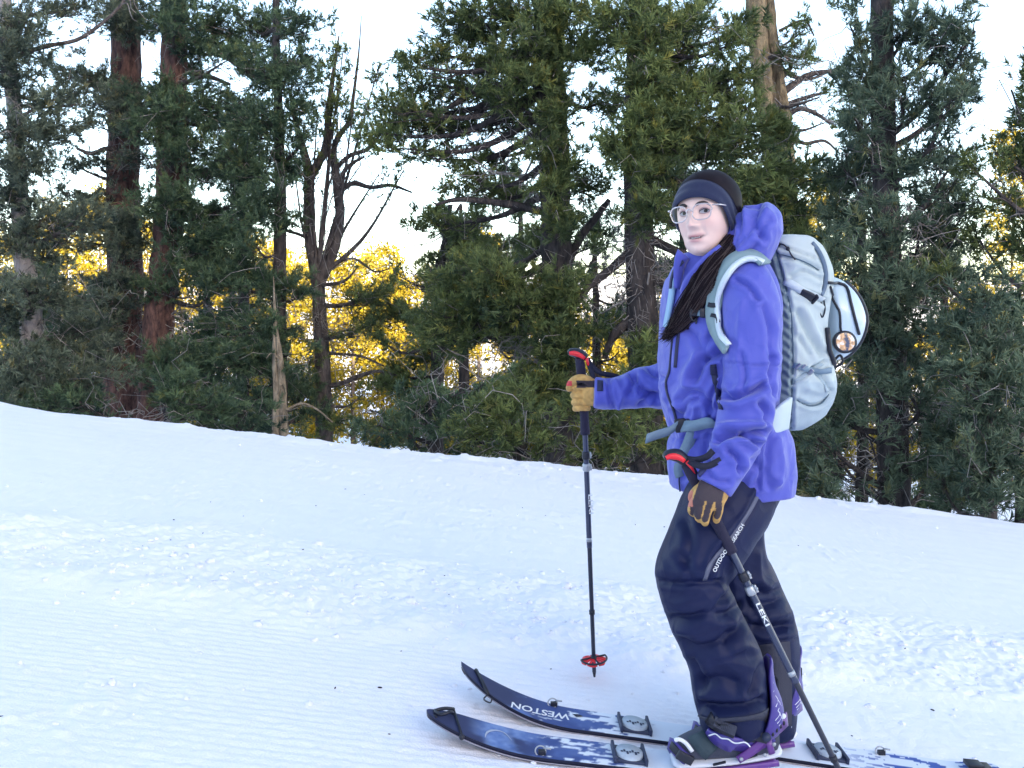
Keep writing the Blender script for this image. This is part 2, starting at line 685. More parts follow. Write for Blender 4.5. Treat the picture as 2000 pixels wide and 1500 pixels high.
# openings in the wood where sky or the sunlit trees beyond show through
GAPS = np.array([(555, 490, 50, 34), (705, 510, 66, 46), (720, 440, 60, 40), (802, 560, 36, 34), (815, 475, 60, 30), (480, 580, 26, 14), (580, 610, 30, 25), (700, 700, 60, 42), (710, 785, 70, 36), (770, 640, 26, 20), (585, 690, 20, 30), (500, 750, 32, 18),
                 (955, 700, 54, 42), (890, 735, 60, 28), (1185, 692, 54, 36), (1300, 815, 26, 18), (1688, 875, 54, 54), (1690, 948, 48, 36), (1784, 840, 20, 60), (1670, 735, 26, 14), (825, 338, 44, 28), (990, 440, 40, 22), (900, 402, 34, 16), (1150, 505, 30, 14),
                 (1180, 560, 28, 36), (725, 55, 60, 60), (700, 335, 50, 36), (570, 385, 20, 26), (1590, 230, 40, 60), (1625, 60, 36, 60), (1955, 150, 40, 80), (1945, 50, 40, 60), (195, 270, 38, 30), (130, 40, 32, 16), (150, 110, 45, 12), (430, 135, 36, 18),
                 (465, 165, 30, 14), (175, 350, 45, 20), (190, 525, 32, 18), (985, 292, 26, 18), (130, 495, 22, 18), (410, 385, 40, 16), (150, 560, 20, 14), (420, 600, 30, 20), (1040, 330, 26, 26), (900, 310, 22, 10), (1130, 150, 20, 24), (660, 620, 26, 26), (1950, 560, 20, 12), (640, 420, 22, 60)], float)


def in_gap(co, grow=1.0):
    p = project(co)
    q = p + 14 * (np.stack([vnoise(p, .05, 91), vnoise(p, .05, 92)], 1) - .5) * 2
    d = ((q[:, None, 0] - GAPS[None, :, 0]) / (GAPS[None, :, 2] * grow)) ** 2 + ((q[:, None, 1] - GAPS[None, :, 1]) / (GAPS[None, :, 3] * grow)) ** 2
    return d.min(1) < 1


def branch_path(a, b, sag=0.1, wig=0.05, n=7):
    a, b = np.asarray(a, float), np.asarray(b, float)
    L = np.linalg.norm(b - a)
    t = np.linspace(0, 1, n)[:, None]
    p = a + (b - a) * t
    p[:, 2] += -sag * L * np.sin(np.pi * t[:, 0]) 
    w = rng.normal(size=(n, 3)) * wig * L
    w[0] = 0
    w[-1] *= 0.3
    return catmull(p + w, n * 2 - 1)


def pine(name, label, Y, trunk, clumps, green='deep', bark=None, group='pines along the edge of the run', extra_limbs=(), dead=(), dens=1.0, upsweep=0.5, depth=0.55, templ=None, ssize=1.0, forks=(), cluster=True):
    """trunk: [(px,py,radius m)]; clumps: [(px,py,rx,ry)] in photograph pixels at about depth Y.
    Each clump is a limb from the trunk carrying a round spray of shoots in depth too."""
    bark = bark or BARK_GREY
    templ = templ or TEMPL
    tp = np.array([P(t[0], t[1], Y) for t in trunk])
    tr = np.array([t[2] for t in trunk], dtype=float)
    # extend the stem into the ground
    gzb = float(ground_z(tp[0, 0], Y))
    if tp[0, 2] > gzb:
        tp = np.vstack([[tp[0, 0], Y, gzb - 0.1], tp])
        tr = np.concatenate([[tr[0] * 1.12], tr])
    else:
        tp[0, 2] = gzb - 0.1
    root = empty(name, (float(tp[0, 0]), float(Y), gzb))
    tag(root, label, 'tree', group)
    TT = Tubes()
    n = max(14, len(tp) * 6)
    pts = catmull(tp, n)
    rad = np.interp(np.linspace(0, 1, n), np.linspace(0, 1, len(tr)), tr)
    rad[0:2] *= 1.25
    TT.add(pts, rad, None, 14, 0.16)
    for fk in forks:
        fp = catmull(np.array([P(f[0], f[1], Y + (f[3] if len(f) > 3 else 0)) for f in fk]), len(fk) * 5)
        TT.add(fp, np.interp(np.linspace(0, 1, len(fp)), np.linspace(0, 1, len(fk)), [f[2] for f in fk]), None, 9, 0.2)
    TT.build('trunk', bark, root)
    LB, DT = Tubes(), Tubes()
    pos, dirs, tone = [], [], []
    zt = pts[:, 2]
    for (cx, cy, rx, ry, *opt) in clumps:
        dd = opt[0] if opt else rng.uniform(-1, 1) * depth
        tx = 1000 + F * np.interp(P(cx, cy, Y)[2], pts[:, 2], pts[:, 0]) / Y
        if not opt and abs(cx - tx) < 75 and rng.random() < 0.7:
            dd = -rng.uniform(0.35, 0.8) * max(depth, 0.5)
        c = P(cx, cy, Y + dd)
        ex, ez = rx / F * (Y + dd), ry / F * (Y + dd)
        ey = 0.55 * ex + 0.35 * ez
        hor = math.hypot(c[0] - np.interp(c[2], zt, pts[:, 0]), c[1] - Y)
        az = c[2] - upsweep * hor * rng.uniform(0.6, 1.1)
        az = max(az, gzb + 0.2)
        k = int(np.argmin(np.abs(zt - az)))
        a = pts[k]
        mid = (a + c) / 2 + np.array([0, 0, -0.12 * hor]) + rng.normal(size=3) * 0.05
        lim = catmull(np.array([a, mid, c]), 12)
        LB.add(lim, min(0.055, 0.012 + 0.020 * hor + 0.2 * tr.mean() * 0.3), 0.008, 6, 0.2)
        area = math.pi * ex * ez
        nb = max(6, int(area * 62 * dens))
        for _ in range(nb):
            v = rng.normal(size=3)
            v = v / np.linalg.norm(v) * rng.random() ** 0.45
            e = c + v * np.array([ex, ey, ez])
            s0 = lim[int(rng.integers(5, 12))]
            L = np.linalg.norm(e - s0)
            bp = branch_path(s0, e, 0.12, 0.05, 5)[::2]
            if not in_gap(e[None, :])[0]:
                LB.add(bp, 0.004 + 0.006 * L, 0.0025, 3)
            out = norm(e - a) * 0.5 + norm(v) * 0.35 + np.array([0, 0, 0.65])
            m = int(rng.integers(7, 12))
            tn = rng.random() * 0.75 + 0.25 * np.clip(0.5 + v[2] * 0.6 - v[1] * 0.3, 0, 1)  # clump tops and near sides tinted lighter, light painted into the needles
            for q in range(m):
                i = len(bp) - 1 - int(q * rng.integers(0, 2) * .5)
                o = rng.normal(size=3) * np.array([0.055, 0.055, 0.035])
                pos.append(bp[max(i, 1)] + o * (q > 0))
                tone.append(tn)
                dirs.append(0.75 * out + 0.75 * rng.normal(size=3) + np.array([0, 0, 0.15]))
        # a few bare twigs hanging about the limb
        for _ in range(7):
            s0 = lim[int(rng.integers(2, 12))]
            e = s0 + rng.normal(size=3) * np.array([0.28, 0.28, 0.22])
            DT.add(branch_path(s0, e, -0.1, 0.10, 5)[::2], 0.006, 0.002, 3)
    for (cx, cy, rx, ry, cnt, r0) in dead:
        c = P(cx, cy, Y)
        ex, ez = rx / F * Y, ry / F * Y
        for _ in range(cnt):
            v = rng.normal(size=3) * 0.5
            e = c + v * np.array([ex, 0.3, ez])
            k = int(np.argmin(np.abs(zt - (e[2] + 0.2 * rng.normal()))))
            s0 = pts[k]
            main = branch_path(s0, e, rng.uniform(-0.2, 0.35), 0.09, 6)
            DT.add(main[::2] if len(main) % 2 else main, r0 * rng.uniform(0.6, 1.3), 0.003, 4, 0.2)
            for _ in range(4):
                s1 = main[int(rng.integers(3, len(main)))]
                e1 = s1 + norm(rng.normal(size=3)) * rng.uniform(0.12, 0.42) + np.array([0, 0, -0.05])
                DT.add(branch_path(s1, e1, rng.uniform(-0.25, 0.25), 0.12, 5)[::2], 0.0055, 0.002, 3)
    for lb in extra_limbs:
        lp = catmull(np.array([P(f[0], f[1], Y + (f[3] if len(f) > 3 else 0)) for f in lb]), len(lb) * 4)
        LB.add(lp, np.interp(np.linspace(0, 1, len(lp)), np.linspace(0, 1, len(lb)), [f[2] for f in lb]), None, 7, 0.25)
        for _ in range(len(lb)):
            s1 = lp[int(rng.integers(2, len(lp)))]
            e1 = s1 + norm(rng.normal(size=3)) * rng.uniform(0.15, 0.5)
            DT.add(branch_path(s1, e1, rng.uniform(-0.2, 0.2), 0.12, 5), 0.009, 0.003, 3)
    for o_ in (LB.build('branches', bark if bark not in (BARK_RED, BARK_TAN, BARK_PALE) else BARK_GREY, root), DT.build('dead_twigs', TWIG, root)):
        if o_ is not None:
            o_['kind'] = 'stuff'
    if pos:
        pos, dirs, tone = np.array(pos), np.array(dirs), np.array(tone)
        keep = ~(in_gap(pos + norm(dirs) * .10) & (rng.random(len(pos)) < 0.97))
        pos, dirs, tone = pos[keep], dirs[keep], tone[keep]
        lo, hi = [np.array(x) for x in GREEN[green]]
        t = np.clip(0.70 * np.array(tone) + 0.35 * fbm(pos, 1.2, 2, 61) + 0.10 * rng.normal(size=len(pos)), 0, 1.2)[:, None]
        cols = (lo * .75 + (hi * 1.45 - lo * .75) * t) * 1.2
        warm = (rng.random(len(pos)) < 0.05)[:, None]
        cols = np.where(warm, cols * np.array([1.5, 1.15, 0.8]), cols)
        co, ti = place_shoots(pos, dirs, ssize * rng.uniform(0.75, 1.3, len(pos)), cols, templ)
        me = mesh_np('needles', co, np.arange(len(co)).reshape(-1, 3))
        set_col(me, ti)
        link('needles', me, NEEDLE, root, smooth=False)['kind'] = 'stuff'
        pine.count += len(pos)
    return root


pine.count = 0

pine('pine_tree', 'pine with pale grey trunk at the left edge behind the snow', 11.0,
     [(66, 830, .14), (62, 640, .125), (48, 500, .115), (40, 400, .10), (28, 220, .085), (14, 60, .07), (8, -70, .06)],
     [(40, 50, 100, 60), (130, 20, 70, 40), (110, 250, 110, 40), (50, 300, 80, 50), (20, 160, 60, 50), (90, 200, 70, 30), (80, 430, 90, 45), (20, 480, 60, 50), (130, 570, 90, 40), (10, 610, 60, 50),
      (30, 700, 90, 35), (140, 690, 80, 35), (60, 765, 110, 40), (180, 740, 90, 40), (20, 380, 60, 40), (150, 630, 60, 40), (100, 500, 50, 30), (10, 560, 40, 40), (40, 330, 60, 40, -.6), (30, 250, 50, 40, -.6), (50, 560, 60, 40, -.6), (60, 720, 70, 40, -.6), (20, 90, 60, 50, -.6), (150, 180, 70, 30), (160, 420, 60, 30)],
     'grey', BARK_PALE, dead=((60, 350, 120, 200, 10, .010), (100, 650, 120, 100, 8, .009)), upsweep=0.3,
     extra_limbs=(((30, 110, .03), (90, 90, .028), (150, 78, .024), (200, 45, .02), (240, 5, .015), (250, -30, .01)), ((30, 205, .02), (80, 210, .017), (140, 206, .012), (160, 200, .006))))
pine('pine_tree', 'pine with thick reddish trunk, left of the red trunk pair', 13.0,
     [(236, 860, .25), (240, 700, .24), (246, 560, .23), (240, 400, .22), (243, 250, .215), (246, 120, .20), (240, -70, .18)],
     [(240, 40, 90, 50), (160, 140, 80, 35), (230, 200, 110, 45), (280, 215, 70, 40), (190, 320, 60, 22), (170, 380, 90, 30), (220, 440, 80, 35), (150, 470, 60, 30), (260, 480, 60, 40), (200, 620, 80, 35),
      (250, 560, 60, 30), (190, 560, 50, 30), (180, 690, 80, 40), (110, 130, 60, 30), (235, 210, 60, 35, -.7), (240, 20, 60, 45, -.7), (240, 300, 45, 20, -.7), (245, 430, 55, 35, -.7), (215, 530, 50, 30, -.7), (200, 640, 50, 35, -.7), (270, 250, 60, 30, -.7), (200, 250, 50, 25, -.7), (240, 480, 50, 25, -.7), (140, 320, 50, 20), (120, 420, 60, 30), (220, 590, 60, 30, -.7)],
     'grey', BARK_RED, dead=((270, 330, 110, 60, 14, .012), (290, 600, 120, 80, 22, .013), (230, 700, 100, 60, 10, .012)), upsweep=0.2,
     extra_limbs=(((245, 300, .04, -.3), (210, 290, .035, -.4), (180, 300, .03, -.4), (150, 290, .02, -.4)),))
pine('pine_tree', 'pine with thick reddish trunk, right of the red trunk pair', 12.4,
     [(298, 860, .21), (305, 720, .20), (313, 600, .195), (326, 480, .19), (335, 330, .185), (338, 200, .18), (340, 90, .17), (336, -70, .15)],
     [(330, 30, 80, 45), (420, 50, 90, 55), (400, 190, 100, 45), (460, 230, 80, 45), (380, 140, 60, 30), (380, 330, 110, 45), (450, 400, 90, 50), (400, 470, 100, 40), (350, 420, 70, 40), (320, 720, 100, 45),
      (400, 760, 90, 45), (300, 560, 50, 25), (420, 560, 60, 30), (300, 180, 60, 30), (440, 690, 60, 40), (350, 230, 80, 30), (440, 120, 60, 30), (360, 790, 70, 30), (335, 215, 60, 35, -.7), (345, 40, 60, 40, -.7), (330, 290, 60, 30, -.7), (325, 400, 60, 40, -.7), (340, 500, 40, 25, -.7), (350, 690, 60, 35, -.7), (300, 250, 60, 35, -.7), (380, 270, 70, 40, -.5), (430, 310, 70, 40, -.3), (300, 400, 50, 30, -.7), (370, 380, 70, 40, -.5), (430, 470, 70, 40, -.4), (350, 540, 50, 30, -.6), (480, 80, 60, 40), (390, 90, 60, 30)],
     'deep', BARK_RED, dead=((400, 170, 120, 60, 14, .012), (370, 620, 140, 90, 22, .012), (330, 330, 100, 60, 10, .012)), upsweep=0.2,
     extra_limbs=(((340, 60, .05), (380, 85, .045), (430, 105, .04), (470, 130, .03), (520, 150, .02)), ((338, 130, .06), (370, 140, .05), (410, 150, .035), (450, 165, .02))))
pine('pine_tree', 'dense dark pine with thin trunk between the red trunks and forked tree', 12.0,
     [(548, 850, .10), (545, 600, .09), (548, 400, .075), (545, 250, .06), (540, 100, .05), (538, -70, .04)],
     [(520, 50, 80, 55), (590, 40, 60, 40), (560, 140, 90, 55), (480, 140, 70, 55), (540, 240, 70, 50), (470, 310, 70, 50), (500, 410, 80, 45), (470, 520, 70, 40), (555, 560, 55, 35), (520, 630, 70, 40), (480, 690, 70, 40),
      (570, 690, 50, 35), (500, 770, 90, 35), (590, 760, 50, 45), (600, 120, 50, 50), (560, 330, 50, 45), (590, 210, 40, 40), (540, 380, 50, 40), (450, 620, 50, 30), (430, 540, 60, 35), (500, 480, 60, 30), (520, 560, 50, 28), (570, 640, 45, 30), (440, 700, 60, 35), (540, 730, 60, 30), (590, 280, 35, 35), (490, 240, 60, 40), (500, 340, 60, 40), (560, 420, 40, 30), (590, 560, 35, 30), (610, 800, 40, 30)],
     'deep', BARK_DARK, dead=((520, 250, 120, 160, 14, .009), (480, 620, 100, 90, 10, .009)), upsweep=0.35)
pine('pine_tree', 'bare forked tree with curved branches and sparse needles, standing against sky', 12.6,
     [(634, 870, .119), (631, 740, .108), (626, 640, .097), (620, 545, .090)],
     [(690, 215, 40, 40), (650, 130, 35, 50), (740, 130, 22, 35), (575, 330, 35, 50), (720, 570, 70, 35), (690, 640, 60, 25), (750, 620, 60, 35), (700, 520, 40, 20), (770, 560, 40, 30), (740, 340, 25, 15), (790, 330, 30, 20), (710, 770, 70, 28),
      (600, 700, 40, 25), (660, 830, 70, 25), (760, 830, 70, 30), (670, 100, 25, 30), (620, 220, 30, 30)],
     'olive', BARK_GREY, dens=0.8, upsweep=0.3,
     forks=(((620, 550, .090), (607, 470, .083), (604, 400, .079), (603, 340, .072), (592, 290, .050), (578, 240, .036), (566, 180, .022)),
            ((604, 350, .065), (622, 318, .061), (637, 285, .054), (641, 220, .043), (650, 150, .029), (662, 70, .011)),
            ((622, 555, .086), (642, 510, .079), (657, 470, .072), (664, 420, .068), (660, 370, .065), (652, 300, .043), (660, 270, .036), (682, 235, .032), (690, 190, .025), (700, 110, .014), (706, 30, .005)),
            ((655, 330, .036), (682, 305, .032), (720, 290, .029), (745, 260, .014)),),
     extra_limbs=(((662, 375, .040), (690, 358, .036), (725, 366, .032), (765, 362, .025), (805, 376, .014)), ((664, 365, .032), (672, 335, .029), (690, 318, .025), (712, 306, .014)),
                  ((612, 470, .029), (590, 460, .025), (560, 450, .022), (535, 440, .014)), ((640, 520, .022), (690, 505, .018), (730, 530, .014), (760, 525, .007)),
                  ((630, 755, .036), (665, 750, .032), (700, 735, .029), (740, 725, .022), (780, 735, .014)), ((628, 690, .022), (700, 695, .018), (750, 715, .011))),
     dead=((700, 300, 90, 80, 12, .010), (690, 640, 150, 70, 16, .010), (590, 610, 60, 50, 6, .01)))
pine('pine_tree', 'small dark pine growing behind, between forked tree and central pine', 12.8,
     [(852, 800, .10), (856, 640, .09), (852, 560, .08), (868, 480, .05), (880, 400, .03)],
     [(800, 610, 80, 40), (780, 540, 55, 25), (830, 690, 70, 35), (770, 720, 60, 30), (830, 500, 60, 25), (900, 480, 70, 30), (860, 420, 60, 25), (740, 660, 50, 30), (930, 440, 40, 25), (800, 760, 80, 35), (720, 800, 60, 30), (780, 600, 60, 30), (830, 560, 60, 30), (900, 540, 60, 30), (880, 450, 60, 25), (760, 750, 50, 20), (950, 470, 60, 25), (1010, 470, 50, 20), (1140, 560, 40, 30), (1160, 480, 50, 20)],
     'olive', BARK_DARK, upsweep=0.2, dead=((860, 520, 120, 80, 16, .010),))
pine('pine_tree', 'tall central pine with wide drooping limbs left of the person', 10.6,
     [(1096, 900, .20), (1092, 700, .19), (1088, 520, .18), (1085, 400, .175), (1078, 200, .17), (1070, 80, .16), (1066, -70, .15)],
     [(1000, 20, 100, 45), (890, 65, 75, 40), (850, 105, 50, 40), (960, 110, 90, 40), (920, 180, 100, 40), (800, 215, 65, 40), (860, 250, 100, 40), (770, 290, 40, 30), (1120, 20, 70, 40), (1000, 240, 80, 35), (1080, 235, 50, 40, -.4), (1150, 110, 70, 40),
      (1180, 200, 60, 35), (900, 340, 60, 35), (960, 375, 80, 30), (1105, 330, 60, 40, -.4), (1165, 370, 70, 30), (850, 440, 70, 28), (880, 560, 90, 45), (980, 540, 100, 45), (960, 620, 110, 45), (1060, 600, 80, 45, -.5), (1120, 650, 60, 35), (900, 660, 80, 40),
      (1190, 650, 50, 30), (1050, 480, 50, 30), (830, 630, 70, 40), (1060, 330, 50, 30), (1020, 680, 70, 25), (1010, 150, 70, 35), (1100, 90, 60, 40, -.4), (1080, 150, 50, 35, -.6), (1070, 30, 60, 35, -.6), (1092, 430, 60, 40, -.6), (1085, 560, 60, 40, -.7), (1110, 700, 70, 40, -.6), (1050, 760, 80, 40, -.6), (1120, 780, 80, 40, -.6), (1000, 740, 70, 30, -.5), (745, 205, 40, 32), (770, 250, 50, 36), (830, 165, 55, 36), (800, 130, 40, 30), (720, 260, 30, 25), (840, 310, 60, 30), (950, 310, 60, 28), (910, 30, 70, 40), (1040, 60, 60, 40), (1075, 210, 50, 40, -.6), (1060, 290, 50, 30, -.6), (1030, 110, 60, 40, -.6), (1085, 370, 50, 30, -.6), (1000, 590, 90, 45, -.6), (930, 500, 60, 30), (870, 620, 80, 45, -.3), (1080, 660, 70, 40, -.7), (990, 190, 60, 30)],
     'olive', BARK_DARK, dead=((980, 280, 140, 120, 24, .016), (1080, 130, 80, 80, 12, .010), (1000, 650, 180, 60, 20, .012), (930, 700, 120, 40, 12, .012)), upsweep=-0.25, depth=0.9, ssize=1.15,
     extra_limbs=(((1080, 170, .07), (1040, 160, .065), (985, 130, .06), (940, 165, .05), (900, 195, .035), (860, 220, .02)), ((1085, 420, .05), (1000, 400, .045), (900, 390, .03), (850, 400, .015)),
                  ((1092, 560, .05), (1130, 470, .05), (1160, 430, .045), (1190, 390, .03)), ((1090, 620, .05), (1020, 600, .04), (950, 610, .03), (890, 640, .015))))
pine('pine_tree', 'broad pine with bright tufted limbs directly behind the person', 10.0,
     [(1264, 900, .18), (1258, 700, .17), (1250, 520, .165), (1246, 350, .16), (1250, 150, .15), (1256, -70, .13)],
     [(1230, 30, 90, 50), (1350, 40, 80, 55), (1330, 130, 100, 50), (1260, 165, 80, 40), (1400, 180, 80, 50), (1360, 250, 110, 50), (1290, 265, 70, 40), (1440, 270, 70, 40), (1420, 90, 40, 40), (1230, 305, 60, 40), (1480, 350, 70, 35), (1530, 350, 60, 40),
      (1300, 335, 70, 25), (1550, 430, 70, 40), (1480, 420, 60, 40), (1280, 400, 50, 35), (1600, 350, 50, 40), (1180, 60, 50, 40), (1560, 500, 60, 50), (1520, 290, 40, 40), (1290, 690, 70, 40), (1330, 760, 80, 50), (1500, 560, 60, 60), (1400, 360, 80, 30), (1530, 400, 70, 40, -.5), (1570, 470, 60, 50, -.5), (1590, 880, 60, 50, -.6), (1560, 930, 60, 40, -.6), (1520, 330, 60, 30, -.4), (1490, 250, 30, 20, -.5), (1250, 80, 60, 40, -.6), (1255, 230, 60, 40, -.6), (1245, 330, 50, 30, -.5), (1255, 430, 50, 30, -.5), (1250, 700, 60, 40, -.6), (1270, 780, 70, 40, -.6), (1250, 150, 60, 40, -.6), (1290, 210, 70, 40, -.4), (1250, 290, 60, 35, -.6), (1350, 200, 80, 45, -.4), (1310, 60, 70, 40, -.3), (1400, 280, 80, 40, -.3), (1440, 220, 50, 35, -.3), (1500, 400, 60, 35, -.4), (1190, 290, 50, 30), (1455, 150, 40, 40, -.2), (1450, 50, 35, 45, -.2), (1520, 270, 45, 30, -.4)],
     'olive', BARK_DARK, dead=((1280, 560, 110, 130, 60, .013), (1230, 480, 90, 80, 20, .012), (1500, 200, 120, 80, 10, .012)), upsweep=-0.1, depth=0.8, ssize=1.2,
     extra_limbs=(((1255, 640, .07), (1230, 630, .06), (1200, 655, .05), (1180, 700, .03)), ((1250, 470, .06), (1200, 520, .05), (1150, 560, .04), (1120, 600, .02)), ((1258, 720, .05), (1300, 700, .04), (1330, 700, .02))))
pine('dead_tree', 'old stripped trunk with tan bare wood and broken branch stubs', 12.0,
     [(1545, 900, .24), (1540, 600, .22), (1522, 330, .18), (1502, 240, .14), (1490, 150, .135), (1480, 60, .13), (1474, -70, .13)],
     [(1570, 60, 40, 50), (1600, 190, 35, 30), (1640, 130, 30, 30), (1560, 340, 50, 35), (1550, 120, 30, 30), (1590, 110, 40, 30), (1610, 240, 40, 25), (1560, 260, 40, 25)], 'olive', BARK_TAN, group='bare and dead trunks', dens=0.7,
     forks=(((1540, 380, .11), (1536, 300, .10), (1528, 200, .085), (1513, 110, .075), (1504, 10, .065), (1502, -60, .06)),),
     extra_limbs=(((1530, 180, .05), (1550, 165, .045), (1575, 148, .04), (1610, 140, .03), (1640, 142, .015)), ((1534, 230, .04), (1560, 212, .035), (1590, 220, .03), (1622, 240, .015)),
                  ((1533, 205, .03), (1575, 190, .028), (1615, 180, .015)), ((1530, 150, .03), (1545, 130, .028), (1538, 115, .02)), ((1522, 60, .02), (1570, 40, .018), (1590, 70, .01)), ((1538, 260, .03), (1570, 280, .025), (1610, 275, .02), (1640, 300, .01))),
     dead=((1590, 190, 80, 90, 10, .010), (1480, 170, 40, 60, 8, .01)), upsweep=-0.1)
pine('pine_tree', 'big dense pine with upswept branches right of the backpack', 8.8,
     [(1748, 1000, .15), (1742, 800, .14), (1736, 600, .13), (1730, 400, .12), (1725, 200, .11), (1722, -70, .10)],
     [(1660, 50, 40, 70), (1690, 150, 50, 60), (1780, 50, 50, 70), (1850, 70, 60, 70), (1905, 60, 35, 60), (1670, 230, 50, 60), (1760, 190, 50, 70), (1840, 210, 60, 70), (1885, 160, 40, 55), (1640, 320, 40, 45), (1700, 345, 60, 60), (1790, 330, 60, 60),
      (1860, 320, 50, 50), (1650, 420, 50, 45), (1720, 450, 60, 55), (1800, 440, 70, 55), (1880, 420, 60, 45), (1640, 500, 40, 55, -.4), (1625, 560, 30, 50, -.4), (1760, 560, 70, 55), (1850, 540, 70, 55), (1690, 600, 60, 50), (1720, 660, 70, 55), (1800, 660, 70, 45),
      (1690, 730, 55, 40), (1770, 760, 60, 45), (1650, 800, 45, 45), (1830, 810, 70, 50), (1700, 860, 50, 40), (1620, 880, 45, 55), (1790, 900, 60, 55), (1575, 920, 40, 40), (1860, 900, 70, 55), (1580, 840, 50, 50), (1560, 760, 40, 50), (1700, 950, 60, 35), (1600, 960, 60, 30)],
     'blue', BARK_DARK, dead=((1740, 650, 150, 250, 26, .009), (1800, 450, 100, 150, 14, .009), (1800, 800, 60, 60, 10, .008)), upsweep=0.9, depth=0.6, ssize=1.1)
pine('pine_tree', 'pine at the right edge reaching leaning branch tips over the sky gap', 8.6,
     [(2085, 1050, .14), (2080, 700, .13), (2070, 400, .11), (2060, 100, .09), (2055, -70, .08)],
     [(1975, 175, 22, 40), (1990, 140, 20, 30), (1945, 300, 55, 28), (1900, 330, 40, 25), (1990, 310, 30, 40), (1960, 390, 55, 40), (1905, 460, 50, 35), (1980, 470, 40, 40), (1830, 540, 50, 25), (1995, 240, 15, 30), (2040, 300, 60, 80), (2040, 150, 60, 80), (2040, 480, 60, 80)],
     'olive', BARK_GREY, upsweep=1.1, depth=0.3)
pine('young_pine', 'young bluish green pine with bright tufts at the right edge', 8.1,
     [(1932, 1030, .07), (1928, 850, .06), (1922, 700, .045), (1918, 560, .02)],
     [(1915, 570, 50, 60), (1965, 640, 45, 60), (1870, 640, 45, 55), (1925, 690, 60, 55), (1975, 750, 45, 60), (1870, 730, 50, 50), (1930, 800, 60, 50), (1850, 830, 60, 50), (1970, 870, 50, 55), (1900, 900, 60, 50), (1840, 940, 60, 40), (1950, 960, 60, 40)],
     'blue', BARK_GREY, upsweep=0.8, depth=0.4, ssize=1.15, dead=((1900, 800, 90, 120, 12, .007),))
for (lab, Yb, tk, cl, gr) in [
    ('low bushy pine at the snow edge left of the far pole', 8.4, [(1010, 920, .05), (1005, 860, .04), (1000, 800, .02)], [(960, 800, 60, 30), (1020, 790, 50, 25), (1000, 850, 80, 35), (920, 850, 60, 35), (1070, 850, 60, 30)], 'olive'),
    ('low bushy pine at the snow edge behind the far pole', 8.6, [(1160, 940, .05), (1150, 880, .04), (1150, 800, .02)], [(1120, 800, 50, 30), (1180, 830, 60, 35), (1140, 870, 70, 30), (1230, 800, 60, 35), (1220, 870, 60, 30), (1280, 860, 50, 40), (1290, 800, 40, 40)], 'olive'),
    ('low dark bushy pine at the snow edge under the forked tree', 9.0, [(850, 900, .05), (845, 830, .04), (840, 780, .02)], [(800, 800, 60, 35), (850, 780, 60, 35), (880, 830, 60, 30), (800, 850, 60, 25), (740, 830, 50, 25), (920, 760, 60, 30), (960, 740, 60, 25)], 'deep'),
    ('low dark pine brush under the red trunks', 10.2, [(330, 850, .05), (325, 800, .04), (320, 730, .02)], [(350, 760, 60, 40), (390, 790, 70, 35), (170, 790, 60, 30), (440, 800, 60, 30), (150, 780, 60, 30), (70, 790, 70, 25), (520, 810, 50, 25)], 'deep'),
]:
    pine('pine_shrub', lab, Yb, tk, cl, gr, BARK_DARK, group='low pines along the snow edge', upsweep=0.4, depth=0.35, dead=((tk[0][0], tk[1][1], 120, 40, 8, .007),))

# bleached snag: two thin dead stems
sn = empty('dead_snag', (float(P(545, 840, 11.4)[0]), 11.4, float(ground_z(P(545, 840, 11.4)[0], 11.4))))
tag(sn, 'thin bleached pair of dead stems left of the forked tree', 'dead tree', 'bare and dead trunks')
for nm, pp in (('stem', [(538, 870, .05), (540, 760, .042), (537, 715, .036), (536, 640, .018), (535, 560, .010)]), ('stem', [(556, 870, .055), (552, 770, .048), (547, 700, .04), (541, 650, .024), (538, 610, .014), (534, 540, .005)])):
    t = Tubes()
    tp = catmull(np.array([P(a, b, 11.4) for a, b, c in pp]), 26)
    t.add(tp, np.interp(np.linspace(0, 1, 26), np.linspace(0, 1, len(pp)), [c for a, b, c in pp]), None, 8, 0.3)
    t.build(nm, BARK_BLEACH, sn)
for lb in ([(560, 800, .018), (590, 788, .016), (620, 800, .013), (650, 825, .009)], [(542, 770, .012), (552, 750, .01), (560, 770, .008)], [(545, 700, .014), (530, 690, .01), (520, 700, .006)]):
    lp = catmull(np.array([P(a, b, 11.35) for a, b, c in lb]), 14)
    t = Tubes()
    t.add(lp, lb[0][2], lb[-1][2], 5)
    t.build('branch', BARK_BLEACH, sn)

